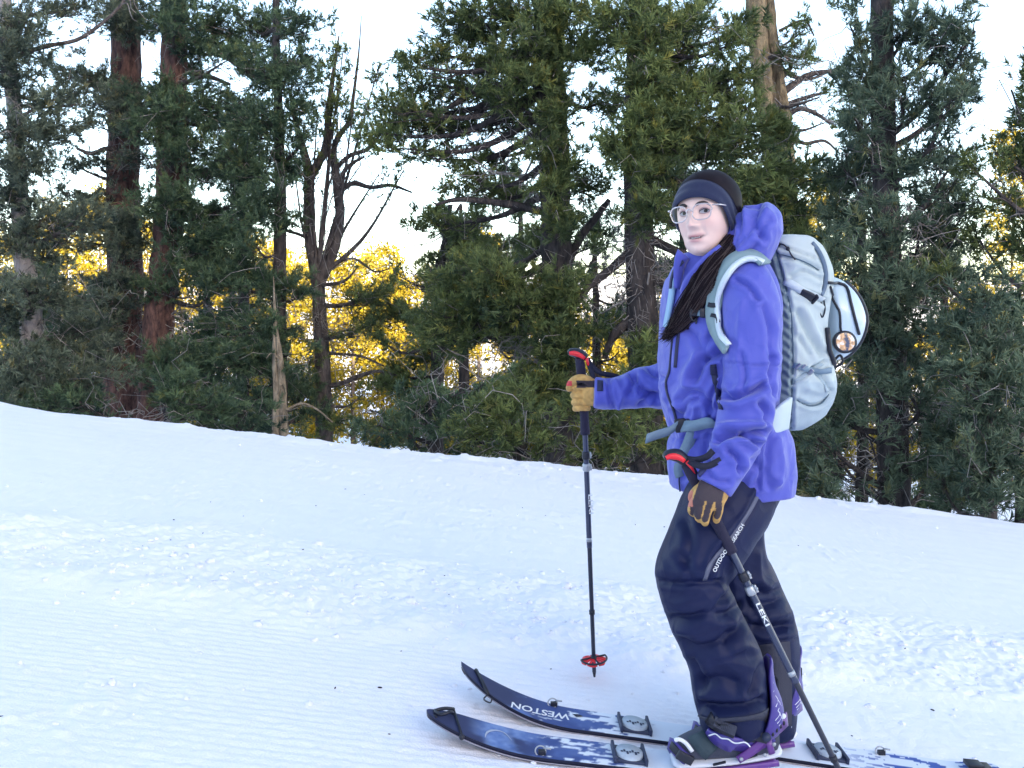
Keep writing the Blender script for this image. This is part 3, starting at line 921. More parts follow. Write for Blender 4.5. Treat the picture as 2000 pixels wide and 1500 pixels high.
# a second, shaded row behind: fills the wood with dark depth
k = 0
for (px, Yb, top) in [(100, 19, 520), (200, 17, 560), (400, 18, 420), (530, 21, 620), (1160, 18, 420), (1330, 17, 260), (1420, 19, 330), (1600, 16, 480), (1680, 18, 180), (1840, 17, 360), (1990, 16, 560), (30, 15, 560), (900, 17, 400), (1015, 18, 330), (470, 17, 200)]:
    bz = float(ground_z(P(px, 600, Yb)[0], Yb))
    by = HOR + F * (ZC - bz) / Yb
    cl = []
    yy = top
    while yy < by - 30:
        w = 20 + 0.14 * (yy - top) + 25 * rng.random()
        cl.append((px + rng.uniform(-1, 1) * w, yy, 30 + w * 0.5, 16 + 10 * rng.random()))
        cl.append((px + rng.uniform(-1, 1) * w, yy + 15, 30 + w * 0.5, 16 + 10 * rng.random()))
        yy += 42
    labs = ['far left', 'left of the red trunks', 'right of the red trunks', 'behind the dense thin-trunk pine', 'right of the central trunk', 'behind the broad pine', 'above the headband', 'right of the stripped trunk',
            'left of the big right pine', 'behind the big right pine', 'in the right corner', 'behind the pale trunk', 'behind the small pine', 'left of the central trunk', 'behind the thin-trunk pine top']
    pine('shaded_pine', 'dark shaded pine deeper in the wood, ' + labs[k], Yb, [(px, by, .14), (px + 6, (by + top) / 2, .10), (px, top, .03)], cl, 'deep', BARK_DARK, group='shaded pines in the second row', templ=TEMPL_LO, ssize=1.1, dens=0.38, depth=0.9, upsweep=0.1)
    k += 1
print('shoots', pine.count, sum(len(o.data.polygons) for o in bpy.data.objects if o.type == 'MESH'))

# sunlit golden trees far down the slope, beyond the shade
leaf = np.array([[-0.5, 0, 0], [0.5, 0, 0], [0, 0.15, 1.0]])


def gold_tree(px, Yb, top, width, label, seed):
    r = np.random.default_rng(seed)
    x = (px - 1000) / F * Yb
    bz = float(ground_z(x, Yb))
    tz = ZC - (top - HOR) / F * Yb
    H = max(tz - bz, 3.0)
    root = empty('sunlit_tree', (x, Yb, bz))
    tag(root, label, 'tree', 'sunlit golden trees beyond the wood')
    TT = Tubes()
    tp = np.array([[x, Yb, bz - 0.2], [x + r.normal() * .2, Yb, bz + H * .5], [x + r.normal() * .3, Yb, bz + H * .95]])
    TT.add(catmull(tp, 10), 0.22, 0.05, 7)
    nb = 26
    cen = []
    for i in range(nb):
        h = (i + 0.5) / nb
        z = bz + H * (0.06 + 0.92 * h)
        wr = width * (1.1 - 0.75 * h) * (0.6 + 0.7 * r.random())
        for q in range(3):
            a = r.random() * 2 * np.pi
            e = np.array([x + math.cos(a) * wr, Yb + math.sin(a) * wr, z + 0.3 * r.normal()])
            TT.add(np.array([[x, Yb, z - 0.3], (np.array([x, Yb, z]) + e) / 2, e]), 0.05, 0.02, 3)
            cen.append(e)
    TT.build('trunk', BARK_GREY, root)
    cen = np.array(cen)
    N = 8000
    pos = cen[r.integers(0, len(cen), N)] * 1.0
    pos = pos + r.normal(size=(N, 3)) * np.array([0.6, 0.6, 0.38])
    M = rot_to(r.normal(size=(N, 3)) + np.array([0, 0, 0.4]))
    sz = r.uniform(0.24, 0.55, N)
    co = np.einsum('vi,nij->nvj', leaf * np.array([0.5, 1, 1]), M) * sz[:, None, None] + pos[:, None, :]
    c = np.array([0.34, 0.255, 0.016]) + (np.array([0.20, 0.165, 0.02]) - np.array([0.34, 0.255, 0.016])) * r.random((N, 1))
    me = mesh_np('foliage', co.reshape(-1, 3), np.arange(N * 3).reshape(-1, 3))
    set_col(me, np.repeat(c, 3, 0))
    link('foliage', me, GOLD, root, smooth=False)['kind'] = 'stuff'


gl = [(-30, 78, 430, 'at the far left'), (60, 90, 440, 'left of the pale trunk gap'), (130, 74, 400, 'in the gap right of the pale trunk'), (200, 84, 350, 'left of the red trunks'), (290, 92, 420, 'behind the red trunks'), (390, 76, 460, 'right of the red trunks'),
      (470, 88, 470, 'behind the dense thin-trunk pine'), (540, 74, 475, 'left of the forked tree'), (610, 92, 490, 'behind the forked trunk'), (690, 76, 500, 'right of the forked trunk, upper gap'), (745, 86, 480, 'right of the forked tree'), (800, 78, 540, 'left of the small pine'),
      (870, 90, 520, 'behind the small pine'), (935, 74, 440, 'with a tall tip left of the central trunk'), (1010, 84, 560, 'left of the far pole'), (1090, 92, 540, 'behind the central trunk'), (1170, 76, 620, 'behind the far glove'), (1250, 88, 600, 'above the far sleeve'),
      (1330, 78, 560, 'behind the jacket front'), (1560, 84, 420, 'behind the backpack'), (1620, 92, 330, 'right of the stripped trunk'), (1700, 76, 600, 'behind the big right pine'), (1800, 88, 640, 'right of the big right trunk'), (1890, 78, 560, 'behind the young pine'),
      (1975, 90, 240, 'with a high tip at the right edge')]
for i, (px, Yb, top, where) in enumerate(gl):
    gold_tree(px, Yb, top, 2.6 + 0.9 * random.random(), 'golden sunlit tree ' + where, 500 + i)
# ------------------------------------------------------------------ the skier
from mathutils.bvhtree import BVHTree

SK = 2.6                                   # depth of the body's axis
BF = np.array([-math.cos(R(35)), -math.sin(R(35)), 0.0])    # chest faces this way
BL = np.array([-BF[1], BF[0], 0.0])                         # her left
if BL[1] > 0:
    BL = -BL
UP = np.array([0, 0, 1.0])


def remesh(name, geo, voxel, smooth=2):
    me = geo.mesh(name + '_raw')
    o = bpy.data.objects.new(name + '_raw', me)
    COL.objects.link(o)
    m = o.modifiers.new('r', 'REMESH')
    m.mode = 'VOXEL'
    m.voxel_size = voxel
    if smooth:
        sm = o.modifiers.new('s', 'SMOOTH')
        sm.factor = 0.5
        sm.iterations = smooth
    dg = bpy.context.evaluated_depsgraph_get()
    out = bpy.data.meshes.new_from_object(o.evaluated_get(dg))
    out.name = name
    bpy.data.objects.remove(o)
    return out


def bvh_of(me):
    co = get_co(me)
    return BVHTree.FromPolygons([tuple(c) for c in co], [tuple(p.vertices) for p in me.polygons])


CAMP = Vector((0, 0, ZC))


def hit(bvhs, px, py, far=False):
    """where the line of sight through a photograph pixel meets the surface"""
    d = Vector((px - 1000.0, F, -(py - HOR))).normalized()
    best = None
    for b in (bvhs if isinstance(bvhs, (list, tuple)) else [bvhs]):
        loc, n, i, dist = b.ray_cast(CAMP, d)
        if loc is not None and (best is None or dist < best[2]):
            n = -n if n.dot(d) > 0 else n
            best = (np.array(loc), np.array(n), dist)
    return best


def seg_dist(p, poly):
    """2-D distance from points p (N,2) to a polyline, and signed side"""
    best = np.full(len(p), 1e9)
    for a, b in zip(poly[:-1], poly[1:]):
        a, b = np.array(a, float), np.array(b, float)
        d = b - a
        t = np.clip(((p - a) @ d) / (d @ d + 1e-9), 0, 1)
        best = np.minimum(best, np.linalg.norm(p - (a + t[:, None] * d), axis=1))
    return best


def sculpt(me, strokes, wr=0.0, wscale=14.0, seed=0, aniso=(1, 1, 1)):
    """strokes: (amp m, sigma px, [(px,py)...]); pushes the camera-side surface in or out along its normal"""
    co, no = get_co(me), get_no(me)
    px = project(co)
    view = norm(np.array([0, 0, ZC]) - co)
    front = np.clip((no * view).sum(1) * 1.6, 0, 1)
    h = np.zeros(len(co))
    for (amp, sg, poly) in strokes:
        sm = catmull(np.array(poly, float), max(6, len(poly) * 4)) if len(poly) > 2 else np.array(poly, float)
        d = seg_dist(px, sm)
        g = 0.55 * np.exp(-(d / sg) ** 2) + 0.75 * np.exp(-d / (0.55 * sg)) * (1 if amp < 0 else .6)
        if amp < 0:      # a crease: narrow valley with soft shoulders
            g = g - 0.45 * np.exp(-((d - 1.9 * sg) / (1.0 * sg)) ** 2)
        h += amp * g * front
    if wr:
        q = co * np.array(aniso)
        n = 1 - np.abs(fbm(q, wscale, 2, seed) - 0.5) * 2.6
        h += wr * 1.2 * (n - 0.4) + wr * 0.5 * (vnoise(q, wscale * 2.7, seed + 5) - 0.5)
    set_co(me, co + no * h[:, None])


def axis_tube(g, secs, sides=28, n=None, up=(0, 1, 0)):
    """secs: (px,py,Y, half-width px across the sight line, depth half m or None)"""
    c = np.array([P(s[0], s[1], s[2]) for s in secs])
    ra = np.array([s[3] / F * s[2] for s in secs])
    rb = np.array([(s[4] if len(s) > 4 and s[4] else s[3] / F * s[2]) for s in secs])
    n = n or len(secs) * 5
    cc = catmull(np.column_stack([c, ra, rb]), n)
    g.tube(cc[:, :3], cc[:, 3], sides, True, 0, cc[:, 4], up)
    return cc


def ribbon(g, bvhs, poly, width, lift=0.004, thick=0.003, n=None, mi=0, smooth_n=3):
    """flat band lying on a surface along photograph pixels"""
    n = n or max(8, len(poly) * 5)
    pp = catmull(np.array(poly, float), n)
    pts, nos = [], []
    last = None
    for (x, y) in pp:
        h = hit(bvhs, x, y)
        if h is None:
            if last is None:
                continue
            d = np.array([(x - 1000) / F, 1, -(y - HOR) / F])
            pt = np.array([0, 0, ZC]) + d * last[0][1]
            h = (pt, last[1], 0)
        pts.append(h[0]); nos.append(h[1]); last = h
    pts, nos = np.array(pts), norm(np.array(nos))
    for _ in range(smooth_n):
        pts[1:-1] = (pts[:-2] + 2 * pts[1:-1] + pts[2:]) / 4
        nos[1:-1] = norm(nos[:-2] + nos[1:-1] + nos[2:])
    T = norm(np.gradient(pts, axis=0))
    S = norm(np.cross(nos, T))
    w = np.broadcast_to(np.asarray(width, float), (len(pts),)) if np.ndim(width) == 0 else np.interp(np.linspace(0, 1, len(pts)), np.linspace(0, 1, len(width)), width)
    band(g, pts + nos * lift, S, nos, w, thick, mi)
    return pts


def band(g, pts, S, N, w, thick, mi=0):
    w = np.broadcast_to(np.asarray(w, float), (len(pts),))
    c = [pts - S * w[:, None] / 2 - N * thick / 2, pts + S * w[:, None] / 2 - N * thick / 2, pts + S * w[:, None] / 2 + N * thick / 2, pts - S * w[:, None] / 2 + N * thick / 2]
    co = np.stack(c, 1)
    fa = []
    n = len(pts)
    for i in range(n - 1):
        for j in range(4):
            a, b = i * 4 + j, i * 4 + (j + 1) % 4
            fa.append([a, b, b + 4, a + 4])
    fa += [[3, 2, 1, 0], [(n - 1) * 4 + j for j in range(4)]]
    g.add(co.reshape(-1, 3), fa, mi)


def text_decal(name, body, bvhs, poly, size, m, parent, lift=0.003, flip=False, squash=1.0):
    """flat printed lettering following photograph pixels over a surface"""
    cu = bpy.data.curves.new(name, 'FONT')
    cu.body = body
    cu.size = 1.0
    cu.resolution_u = 3
    cu.offset = 0.02
    o = bpy.data.objects.new(name, cu)
    COL.objects.link(o)
    dg = bpy.context.evaluated_depsgraph_get()
    me = bpy.data.meshes.new_from_object(o.evaluated_get(dg))
    bpy.data.objects.remove(o)
    bm = bmesh.new()
    bm.from_mesh(me)
    bmesh.ops.subdivide_edges(bm, edges=[e for e in bm.edges if e.calc_length() > 0.25], cuts=2, use_grid_fill=False)
    bmesh.ops.triangulate(bm, faces=bm.faces)
    bm.to_mesh(me)
    bm.free()
    co = get_co(me)
    W = co[:, 0].max() - co[:, 0].min()
    u = (co[:, 0] - co[:, 0].min()) / W
    v = co[:, 1]
    pp = catmull(np.array(poly, float), 60)
    seg = np.concatenate([[0], np.cumsum(np.linalg.norm(np.diff(pp, axis=0), axis=1))])
    s = u * seg[-1]
    x = np.interp(s, seg, pp[:, 0])
    y = np.interp(s, seg, pp[:, 1])
    T = norm(np.stack([np.interp(s, seg, np.gradient(pp[:, 0])), np.interp(s, seg, np.gradient(pp[:, 1]))], 1))
    Nn = np.stack([T[:, 1], -T[:, 0]], 1) * (-1 if flip else 1)
    q = np.stack([x, y], 1) + Nn * (v * size)[:, None]
    out = []
    lastY = None
    for (a, b) in q:
        h = hit(bvhs, a, b)
        if h is None:
            pt = P(a, b, lastY or 2.5)
        else:
            pt = h[0] + norm(np.array([0, 0, ZC]) - h[0]) * lift
            lastY = pt[1]
        out.append(pt)
    set_co(me, np.array(out))
    return link(name, me, m, parent, smooth=False)


# --- materials
CLOTH = mat('jacket_cloth', (0.088, 0.098, 0.46), rough=0.52, spec=0.3, noise=0.10, nscale=7.0, bump=0.12, bscale=420.0, sheen=0.25)
def crinkle(m, scale, strength):
    """fine crisp creases of a shell fabric, on top of the modelled folds"""
    nt = m.node_tree
    b = nt.nodes['Principled BSDF']
    tc = nt.nodes.new('ShaderNodeTexCoord')
    n1 = nt.nodes.new('ShaderNodeTexNoise')
    n1.inputs['Scale'].default_value = scale * .4
    n1.inputs['Detail'].default_value = 2
    mixv = nt.nodes.new('ShaderNodeVectorMath')
    mixv.operation = 'MULTIPLY_ADD'
    mixv.inputs[1].default_value = (.12, .12, .12)
    vo = nt.nodes.new('ShaderNodeTexVoronoi')
    vo.feature = 'DISTANCE_TO_EDGE'
    vo.inputs['Scale'].default_value = scale
    mr = nt.nodes.new('ShaderNodeMapRange')
    mr.interpolation_type = 'SMOOTHSTEP'
    mr.inputs['From Max'].default_value = .35
    nt.links.new(tc.outputs['Object'], n1.inputs['Vector'])
    nt.links.new(n1.outputs['Color'], mixv.inputs[0])
    nt.links.new(tc.outputs['Object'], mixv.inputs[2])
    nt.links.new(mixv.outputs[0], vo.inputs['Vector'])
    nt.links.new(vo.outputs['Distance'], mr.inputs['Value'])
    bp = nt.nodes.new('ShaderNodeBump')
    bp.inputs['Strength'].default_value = strength
    bp.inputs['Distance'].default_value = 0.012
    nt.links.new(mr.outputs[0], bp.inputs['Height'])
    old = b.inputs['Normal'].links
    if old:
        nt.links.new(old[0].from_node.outputs[0], bp.inputs['Normal'])
    nt.links.new(bp.outputs[0], b.inputs['Normal'])


crinkle(CLOTH, 12.0, 0.32)
CLOTH_IN = mat('jacket_trim', (0.035, 0.035, 0.12), rough=0.5)
ZIP = mat('zip_tape', (0.02, 0.022, 0.07), rough=0.45, bump=0.4, bscale=600)
PANTS = mat('trouser_cloth', (0.008, 0.012, 0.052), rough=0.5, spec=0.22, noise=0.15, nscale=9.0, bump=0.12, bscale=420.0)
crinkle(PANTS, 9.0, 0.45)
PANTS_GREY = mat('trouser_cuff', (0.045, 0.046, 0.070), rough=0.7, noise=0.1, nscale=60, bump=0.2, bscale=300)
SKIN = None
HAIR = mat('hair', (0.012, 0.007, 0.010), rough=0.6, spec=0.12, noise=0.3, nscale=40)
HAIR_TIP = mat('hair_brown', (0.032, 0.015, 0.015), rough=0.4, spec=0.5, noise=0.3, nscale=40)
BANDM = mat('headband_knit', (0.016, 0.021, 0.060), rough=0.75, spec=0.2, noise=0.12, nscale=90, bump=0.15, bscale=500, sheen=0.2)
WHITE = mat('white_print', (0.80, 0.80, 0.82), rough=0.6)
BLACKP = mat('black_plastic', (0.016, 0.017, 0.028), rough=0.42)
STRAP = mat('grey_webbing', (0.20, 0.28, 0.36), rough=0.7, noise=0.08, nscale=200, bump=0.3, bscale=700)

# --- torso sections: (row, centre column, half breadth, half depth)
TS = np.array([
    (505, 1398, .110, .080), (522, 1402, .150, .100), (545, 1404, .180, .116), (590, 1405, .190, .126), (640, 1404, .186, .136), (700, 1402, .184, .146), (760, 1403, .180, .146), (800, 1409, .176, .140),
    (832, 1420, .172, .130), (862, 1424, .188, .146), (900, 1426, .192, .150), (930, 1427, .190, .147), (955, 1427, .188, .143)])


def torso_frame(row):
    cx = np.interp(row, TS[:, 0], TS[:, 1])
    return P(cx, row, SK), np.interp(row, TS[:, 0], TS[:, 2]), np.interp(row, TS[:, 0], TS[:, 3])


person = empty('person', (0.62, 2.6, gz_at(0.62, 2.6)))
tag(person, 'person in violet blue jacket and dark trousers standing on skis, holding two poles', 'person')

# ---- jacket: torso and sleeves grown into one skin
g = Geo()
ts = catmull(TS, 46)
cen = np.array([P(r[1], r[0], SK) for r in ts])
g.tube(cen, ts[:, 2], 40, True, 0, ts[:, 3], up=BF)
# shoulders slope
LSH, RSH = (1474, 556, 2.455), (1342, 556, 2.745)
axis_tube(g, [(1408, 522, 2.57, 38), (1438, 532, 2.51, 44), (1461, 560, 2.455, 52), (1468, 604, 2.44, 54, .076), (1470, 660, 2.43, 54, .076), (1469, 720, 2.42, 53, .074), (1464, 775, 2.405, 52, .072), (1452, 822, 2.385, 50, .068),
              (1436, 868, 2.362, 44, .060), (1416, 910, 2.345, 39, .054), (1394, 952, 2.33, 35, .046)], up=(0, 1, 0))
axis_tube(g, [(1395, 522, 2.66, 40), (1360, 545, 2.72, 50), (1345, 600, 2.78, 54), (1342, 670, 2.83, 52), (1330, 730, 2.87, 48), (1300, 752, 2.89, 45), (1265, 757, 2.90, 40), (1230, 763, 2.90, 35), (1195, 768, 2.90, 30), (1161, 767, 2.90, 30)], up=(0, 1, 0))
# collar
axis_tube(g, [(1392, 540, 2.585, 60, .095), (1385, 520, 2.585, 58, .085), (1379, 500, 2.58, 52, .078), (1376, 488, 2.58, 50, .074)], up=(0, 1, 0))
jme = remesh('jacket', g, 0.0050, 4)
JS = [
    # far sleeve
    (-.010, 7, [(1226, 722), (1236, 744), (1231, 766)]), (-.012, 8, [(1240, 735), (1252, 758), (1284, 776)]), (-.009, 7, [(1262, 714), (1276, 730), (1296, 738)]), (.008, 8, [(1204, 744), (1214, 770), (1208, 792)]),
    (-.006, 5, [(1188, 742), (1192, 775), (1200, 796)]), (-.008, 7, [(1250, 790), (1272, 770), (1290, 768)]),
    # chest
    (-.012, 10, [(1356, 740), (1376, 706), (1412, 684)]), (.010, 12, [(1345, 745), (1350, 720), (1372, 690)]), (-.009, 8, [(1330, 782), (1350, 766), (1372, 772), (1390, 800)]), (-.008, 7, [(1330, 812), (1342, 788), (1362, 780)]),
    (.007, 6, [(1356, 815), (1360, 795)]), (-.008, 6, [(1385, 815), (1388, 780), (1402, 750)]), (-.006, 9, [(1340, 640), (1360, 660), (1378, 700)]), (-.006, 8, [(1396, 640), (1380, 670), (1376, 700)]), (.006, 10, [(1320, 660), (1322, 720)]),
    (-.008, 6, [(1318, 800), (1328, 818), (1345, 824)]), (.008, 7, [(1380, 812), (1400, 780), (1410, 740)]),
    # skirt of the jacket
    (-.009, 8, [(1345, 850), (1336, 880), (1338, 930)]), (.008, 9, [(1360, 850), (1352, 890), (1360, 930)]), (-.007, 8, [(1388, 850), (1380, 880), (1384, 905)]), (-.006, 9, [(1500, 855), (1496, 900), (1500, 945)]), (.006, 10, [(1520, 860), (1526, 910), (1518, 945)]),
    (-.004, 3, [(1483, 862), (1484, 905), (1482, 955)]), (-.008, 9, [(1470, 900), (1486, 920), (1478, 945)]), (.006, 8, [(1508, 930), (1520, 938), (1508, 948)]),
    # near sleeve
    (-.014, 8, [(1414, 768), (1428, 777), (1464, 766), (1490, 752)]), (.010, 9, [(1410, 788), (1440, 796), (1480, 780)]), (-.016, 8, [(1402, 862), (1424, 850), (1454, 846), (1488, 842)]), (-.012, 7, [(1450, 848), (1466, 858), (1480, 868)]),
    (.012, 9, [(1412, 832), (1450, 828), (1492, 826)]), (.010, 7, [(1428, 868), (1452, 862), (1470, 872)]), (-.010, 7, [(1424, 880), (1440, 894), (1444, 920)]), (-.010, 7, [(1482, 786), (1497, 806), (1490, 826)]), (.007, 7, [(1405, 905), (1420, 900), (1446, 908)]),
    (-.005, 6, [(1448, 690), (1456, 730), (1452, 760)]), (-.006, 8, [(1490, 600), (1505, 650), (1504, 700)]), (.005, 9, [(1450, 590), (1444, 640), (1446, 690)]), (-.007, 6, [(1440, 548), (1462, 560), (1480, 585)]),
    (-.003, 3, [(1418, 708), (1470, 712), (1524, 716)]), (-.006, 6, [(1385, 925), (1400, 938), (1420, 940)]), (-.008, 7, [(1510, 700), (1502, 740), (1512, 770)]),
]
sculpt(jme, [(q[0] * 1.45, q[1] * .85, q[2]) for q in JS], 0.0050, 13.0, 3, (1.0, 1.0, 0.8))
jacket = link('jacket', jme, CLOTH, person)
JB = bvh_of(jme)

# ---- trousers
g = Geo()
axis_tube(g, [(1430, 905, 2.6, 100, .135), (1430, 940, 2.6, 100, .135), (1428, 985, 2.6, 84, .13)], up=(0, 1, 0))
axis_tube(g, [(1450, 930, 2.56, 70, .11), (1434, 965, 2.53, 82, .11), (1405, 1012, 2.49, 82, .11), (1377, 1068, 2.455, 76, .105), (1353, 1112, 2.44, 70, .10), (1352, 1150, 2.435, 65, .098), (1376, 1208, 2.45, 68, .098), (1398, 1252, 2.465, 68, .098),
              (1419, 1300, 2.475, 70, .10), (1428, 1360, 2.48, 70, .10), (1436, 1414, 2.485, 64, .098)], 32, up=(0, 1, 0))
axis_tube(g, [(1440, 930, 2.64, 70, .11), (1432, 980, 2.66, 74, .11), (1424, 1030, 2.675, 66, .10), (1434, 1100, 2.69, 64, .10), (1454, 1150, 2.70, 66, .098), (1480, 1210, 2.70, 66, .098), (1492, 1260, 2.70, 66, .098), (1495, 1330, 2.70, 62, .095), (1491, 1424, 2.70, 58, .092)], 32, up=(0, 1, 0))
tme = remesh('trousers', g, 0.0056, 4)
PS = [
    (-.008, 6, [(1286, 1134), (1320, 1138), (1360, 1138), (1404, 1134)]), (.012, 14, [(1290, 1112), (1330, 1118), (1390, 1112)]), (-.014, 9, [(1312, 1206), (1350, 1206), (1384, 1194), (1408, 1168)]), (.009, 12, [(1300, 1170), (1330, 1176), (1368, 1160)]),
    (-.016, 10, [(1330, 1250), (1364, 1266), (1400, 1258), (1424, 1236)]), (.010, 12, [(1330, 1226), (1370, 1232), (1400, 1216)]), (.014, 9, [(1374, 1206), (1394, 1176), (1412, 1146)]), (-.016, 9, [(1418, 1260), (1438, 1236), (1450, 1212)]),
    (-.012, 8, [(1402, 1200), (1424, 1196), (1440, 1180)]), (.010, 9, [(1430, 1268), (1456, 1262), (1474, 1270)]), (-.010, 8, [(1356, 1286), (1368, 1310), (1372, 1340)]), (-.012, 12, [(1376, 1330), (1410, 1326), (1440, 1336)]), (.012, 12, [(1380, 1296), (1424, 1290), (1460, 1300)]),
    (-.014, 8, [(1376, 1376), (1410, 1381), (1448, 1378), (1486, 1366)]), (.012, 9, [(1376, 1394), (1420, 1398), (1490, 1388)]), (-.010, 7, [(1462, 1350), (1474, 1320), (1486, 1300)]), (.008, 8, [(1446, 1356), (1456, 1330)]),
    # thigh pocket zip and creases
    (.006, 6, [(1472, 960), (1450, 1000), (1420, 1040), (1390, 1076), (1372, 1120)]), (-.005, 5, [(1482, 960), (1460, 1004), (1432, 1046), (1400, 1086), (1382, 1128)]), (-.006, 8, [(1330, 1085), (1346, 1110), (1350, 1128)]), (-.006, 9, [(1340, 1020), (1350, 1060), (1342, 1096)]),
    # far leg
    (.012, 9, [(1478, 1080), (1482, 1130), (1500, 1150)]), (-.014, 9, [(1470, 1150), (1496, 1160), (1524, 1150)]), (-.016, 9, [(1470, 1222), (1504, 1227), (1540, 1222)]), (.012, 10, [(1480, 1200), (1516, 1202), (1546, 1194)]), (-.012, 9, [(1486, 1180), (1510, 1176), (1530, 1166)]), (-.010, 9, [(1450, 1130), (1462, 1180), (1480, 1200)]),
    (-.004, 3, [(1480, 1252), (1520, 1250), (1552, 1246)]),
]
sculpt(tme, PS, 0.005, 9.0, 11, (1, 1, 0.8))
trousers = link('trousers', tme, PANTS, person)
TB = bvh_of(tme)
# thigh zip, lettering, grey scuff guards
g = Geo()
ribbon(g, TB, [(1484, 958), (1462, 1000), (1432, 1044), (1402, 1082), (1386, 1104), (1376, 1132)], 0.012, 0.0015, 0.003)
g.build('thigh_zip', mat('thigh_zip', (0.10, 0.105, 0.16), rough=0.5), person)
g = Geo()
ribbon(g, TB, [(1374, 1404), (1400, 1408), (1440, 1406), (1498, 1396)], 0.040, 0.001, 0.004, 30)
g.build('trouser_hem', PANTS_GREY, person)
g = Geo()
ribbon(g, TB, [(1513, 1256), (1516, 1300), (1518, 1360), (1517, 1418)], 0.085, 0.002, 0.003, 30)
g.build('scuff_guard', PANTS_GREY, person)
text_decal('trouser_lettering', 'OUTDOOR RESEARCH', TB, [(1398, 1118), (1412, 1090), (1432, 1062), (1454, 1026)], 10, WHITE, person, 0.004)
# ---- head: local axes x = her left, y = out of the face, z = up; origin at eye level
HC = P(1380, 421, 2.555)
yaw = R(37)
hf = np.array([-math.sin(yaw), -math.cos(yaw), 0.0])
hf = norm(hf + np.array([0, 0, 0.02]))
hl = norm(np.cross(hf, UP)) * -1
if hl[0] < 0:
    hl = -hl
hu = np.cross(hl, hf) if np.cross(hl, hf)[2] > 0 else np.cross(hf, hl)
rl = R(4.0)                                  # head tilts a little
hl, hu = hl * math.cos(rl) + hu * math.sin(rl), hu * math.cos(rl) - hl * math.sin(rl)
hl = norm(hl - (hl @ hu) * hu)
HM = np.stack([hl, hf, hu])                  # rows: local axes in the place


def H(x, y, z):
    return HC + np.array([x, y, z]) @ HM


def Hs(a):
    return HC + np.asarray(a) @ HM


def head_base(d, off=0.0):
    """distance from the head's middle along unit directions d (N,3) to a plain head form"""
    c0 = np.array([0, 0.0, 0.0])
    r = np.zeros(len(d))
    parts = [((0, -.012, .030), (.0745, .0950, .0860)), ((0, .018, -.030), (.0690, .0710, .0810)), ((0, .028, -.075), (.052, .053, .049)), ((0, .045, .006), (.065, .050, .062))]
    rs = []
    for c, a in parts:
        c, a = np.array(c), np.array(a) + off
        o = (c0 - c) / a
        v = d / a
        A = (v * v).sum(1)
        B = (v * o).sum(1)
        C = (o * o).sum() - 1
        disc = np.clip(B * B - A * C, 0, None)
        rs.append(np.where(B * B - A * C > 0, (-B + np.sqrt(disc)) / A, 0))
    rs = np.stack(rs)
    k = 140.0
    return np.log(np.exp(k * rs).sum(0)) / k - 0.004


# ---- body: one continuous figure under the clothes, head included
g = Geo()
nu, nv = 70, 90
th = np.linspace(0.01, np.pi - 0.01, nu)
ph = np.linspace(0, 2 * np.pi, nv, endpoint=False)
d = np.stack([np.outer(np.sin(th), np.cos(ph)), np.outer(np.sin(th), np.sin(ph)), np.outer(np.cos(th), np.ones(nv))], -1).reshape(-1, 3)
r = head_base(d)
co = Hs(d * r[:, None])
fa = []
for i in range(nu - 1):
    for j in range(nv):
        a, b = i * nv + j, i * nv + (j + 1) % nv
        fa.append([a, a + nv, b + nv, b])
fa += [list(range(nv)), [(nu - 1) * nv + j for j in range(nv)][::-1]]
g.add(co, fa)
nb = np.array([H(0, -.020, -.03), H(0, -.018, -.08), H(0, -.03, -.13), P(1404, 535, 2.6), P(1410, 580, 2.6)])
g.tube(catmull(nb, 16), np.interp(np.linspace(0, 1, 16), [0, .4, .7, 1], [.050, .053, .058, .085]), 24, True, 0, None, up=hf)
tb = catmull(TS[2:], 30)
g.tube(np.array([P(q[1], q[0], SK) for q in tb]), tb[:, 2] * .86, 28, True, 0, tb[:, 3] * .80, up=BF)
axis_tube(g, [(1415, 550, 2.55, 34), (1462, 585, 2.46, 30), (1468, 680, 2.435, 28), (1462, 785, 2.41, 24), (1432, 868, 2.372, 20), (1398, 946, 2.336, 17), (1384, 978, 2.325, 20, .014)], 16)
axis_tube(g, [(1395, 545, 2.65, 38), (1348, 590, 2.77, 36), (1340, 690, 2.84, 28), (1318, 750, 2.89, 24), (1240, 763, 2.905, 17), (1175, 768, 2.91, 14), (1152, 766, 2.93, 12)], 16)
axis_tube(g, [(1440, 930, 2.57, 62), (1405, 1015, 2.49, 60), (1356, 1120, 2.44, 48), (1378, 1210, 2.455, 45), (1420, 1310, 2.475, 40), (1440, 1420, 2.485, 34), (1432, 1455, 2.485, 36)], 18)
axis_tube(g, [(1430, 930, 2.63, 62), (1430, 1020, 2.67, 54), (1450, 1140, 2.70, 46), (1486, 1240, 2.70, 42), (1495, 1330, 2.70, 38), (1495, 1425, 2.70, 32)], 18)
bme = remesh('body', g, 0.0050, 3)
co = get_co(bme)
loc = (co - HC) @ HM.T
x, y, z = loc[:, 0], loc[:, 1], loc[:, 2]
front = sstep(0.015, 0.045, y) * (z > -.13) * (z < .12) * (np.abs(x) < .09)


def ga(cx, cz, sx, sz):
    return np.exp(-((x - cx) / sx) ** 2 - ((z - cz) / sz) ** 2)


ax = np.abs(x)


def gs(cx, cz, sx, sz):
    return np.exp(-((ax - cx) / sx) ** 2 - ((z - cz) / sz) ** 2)


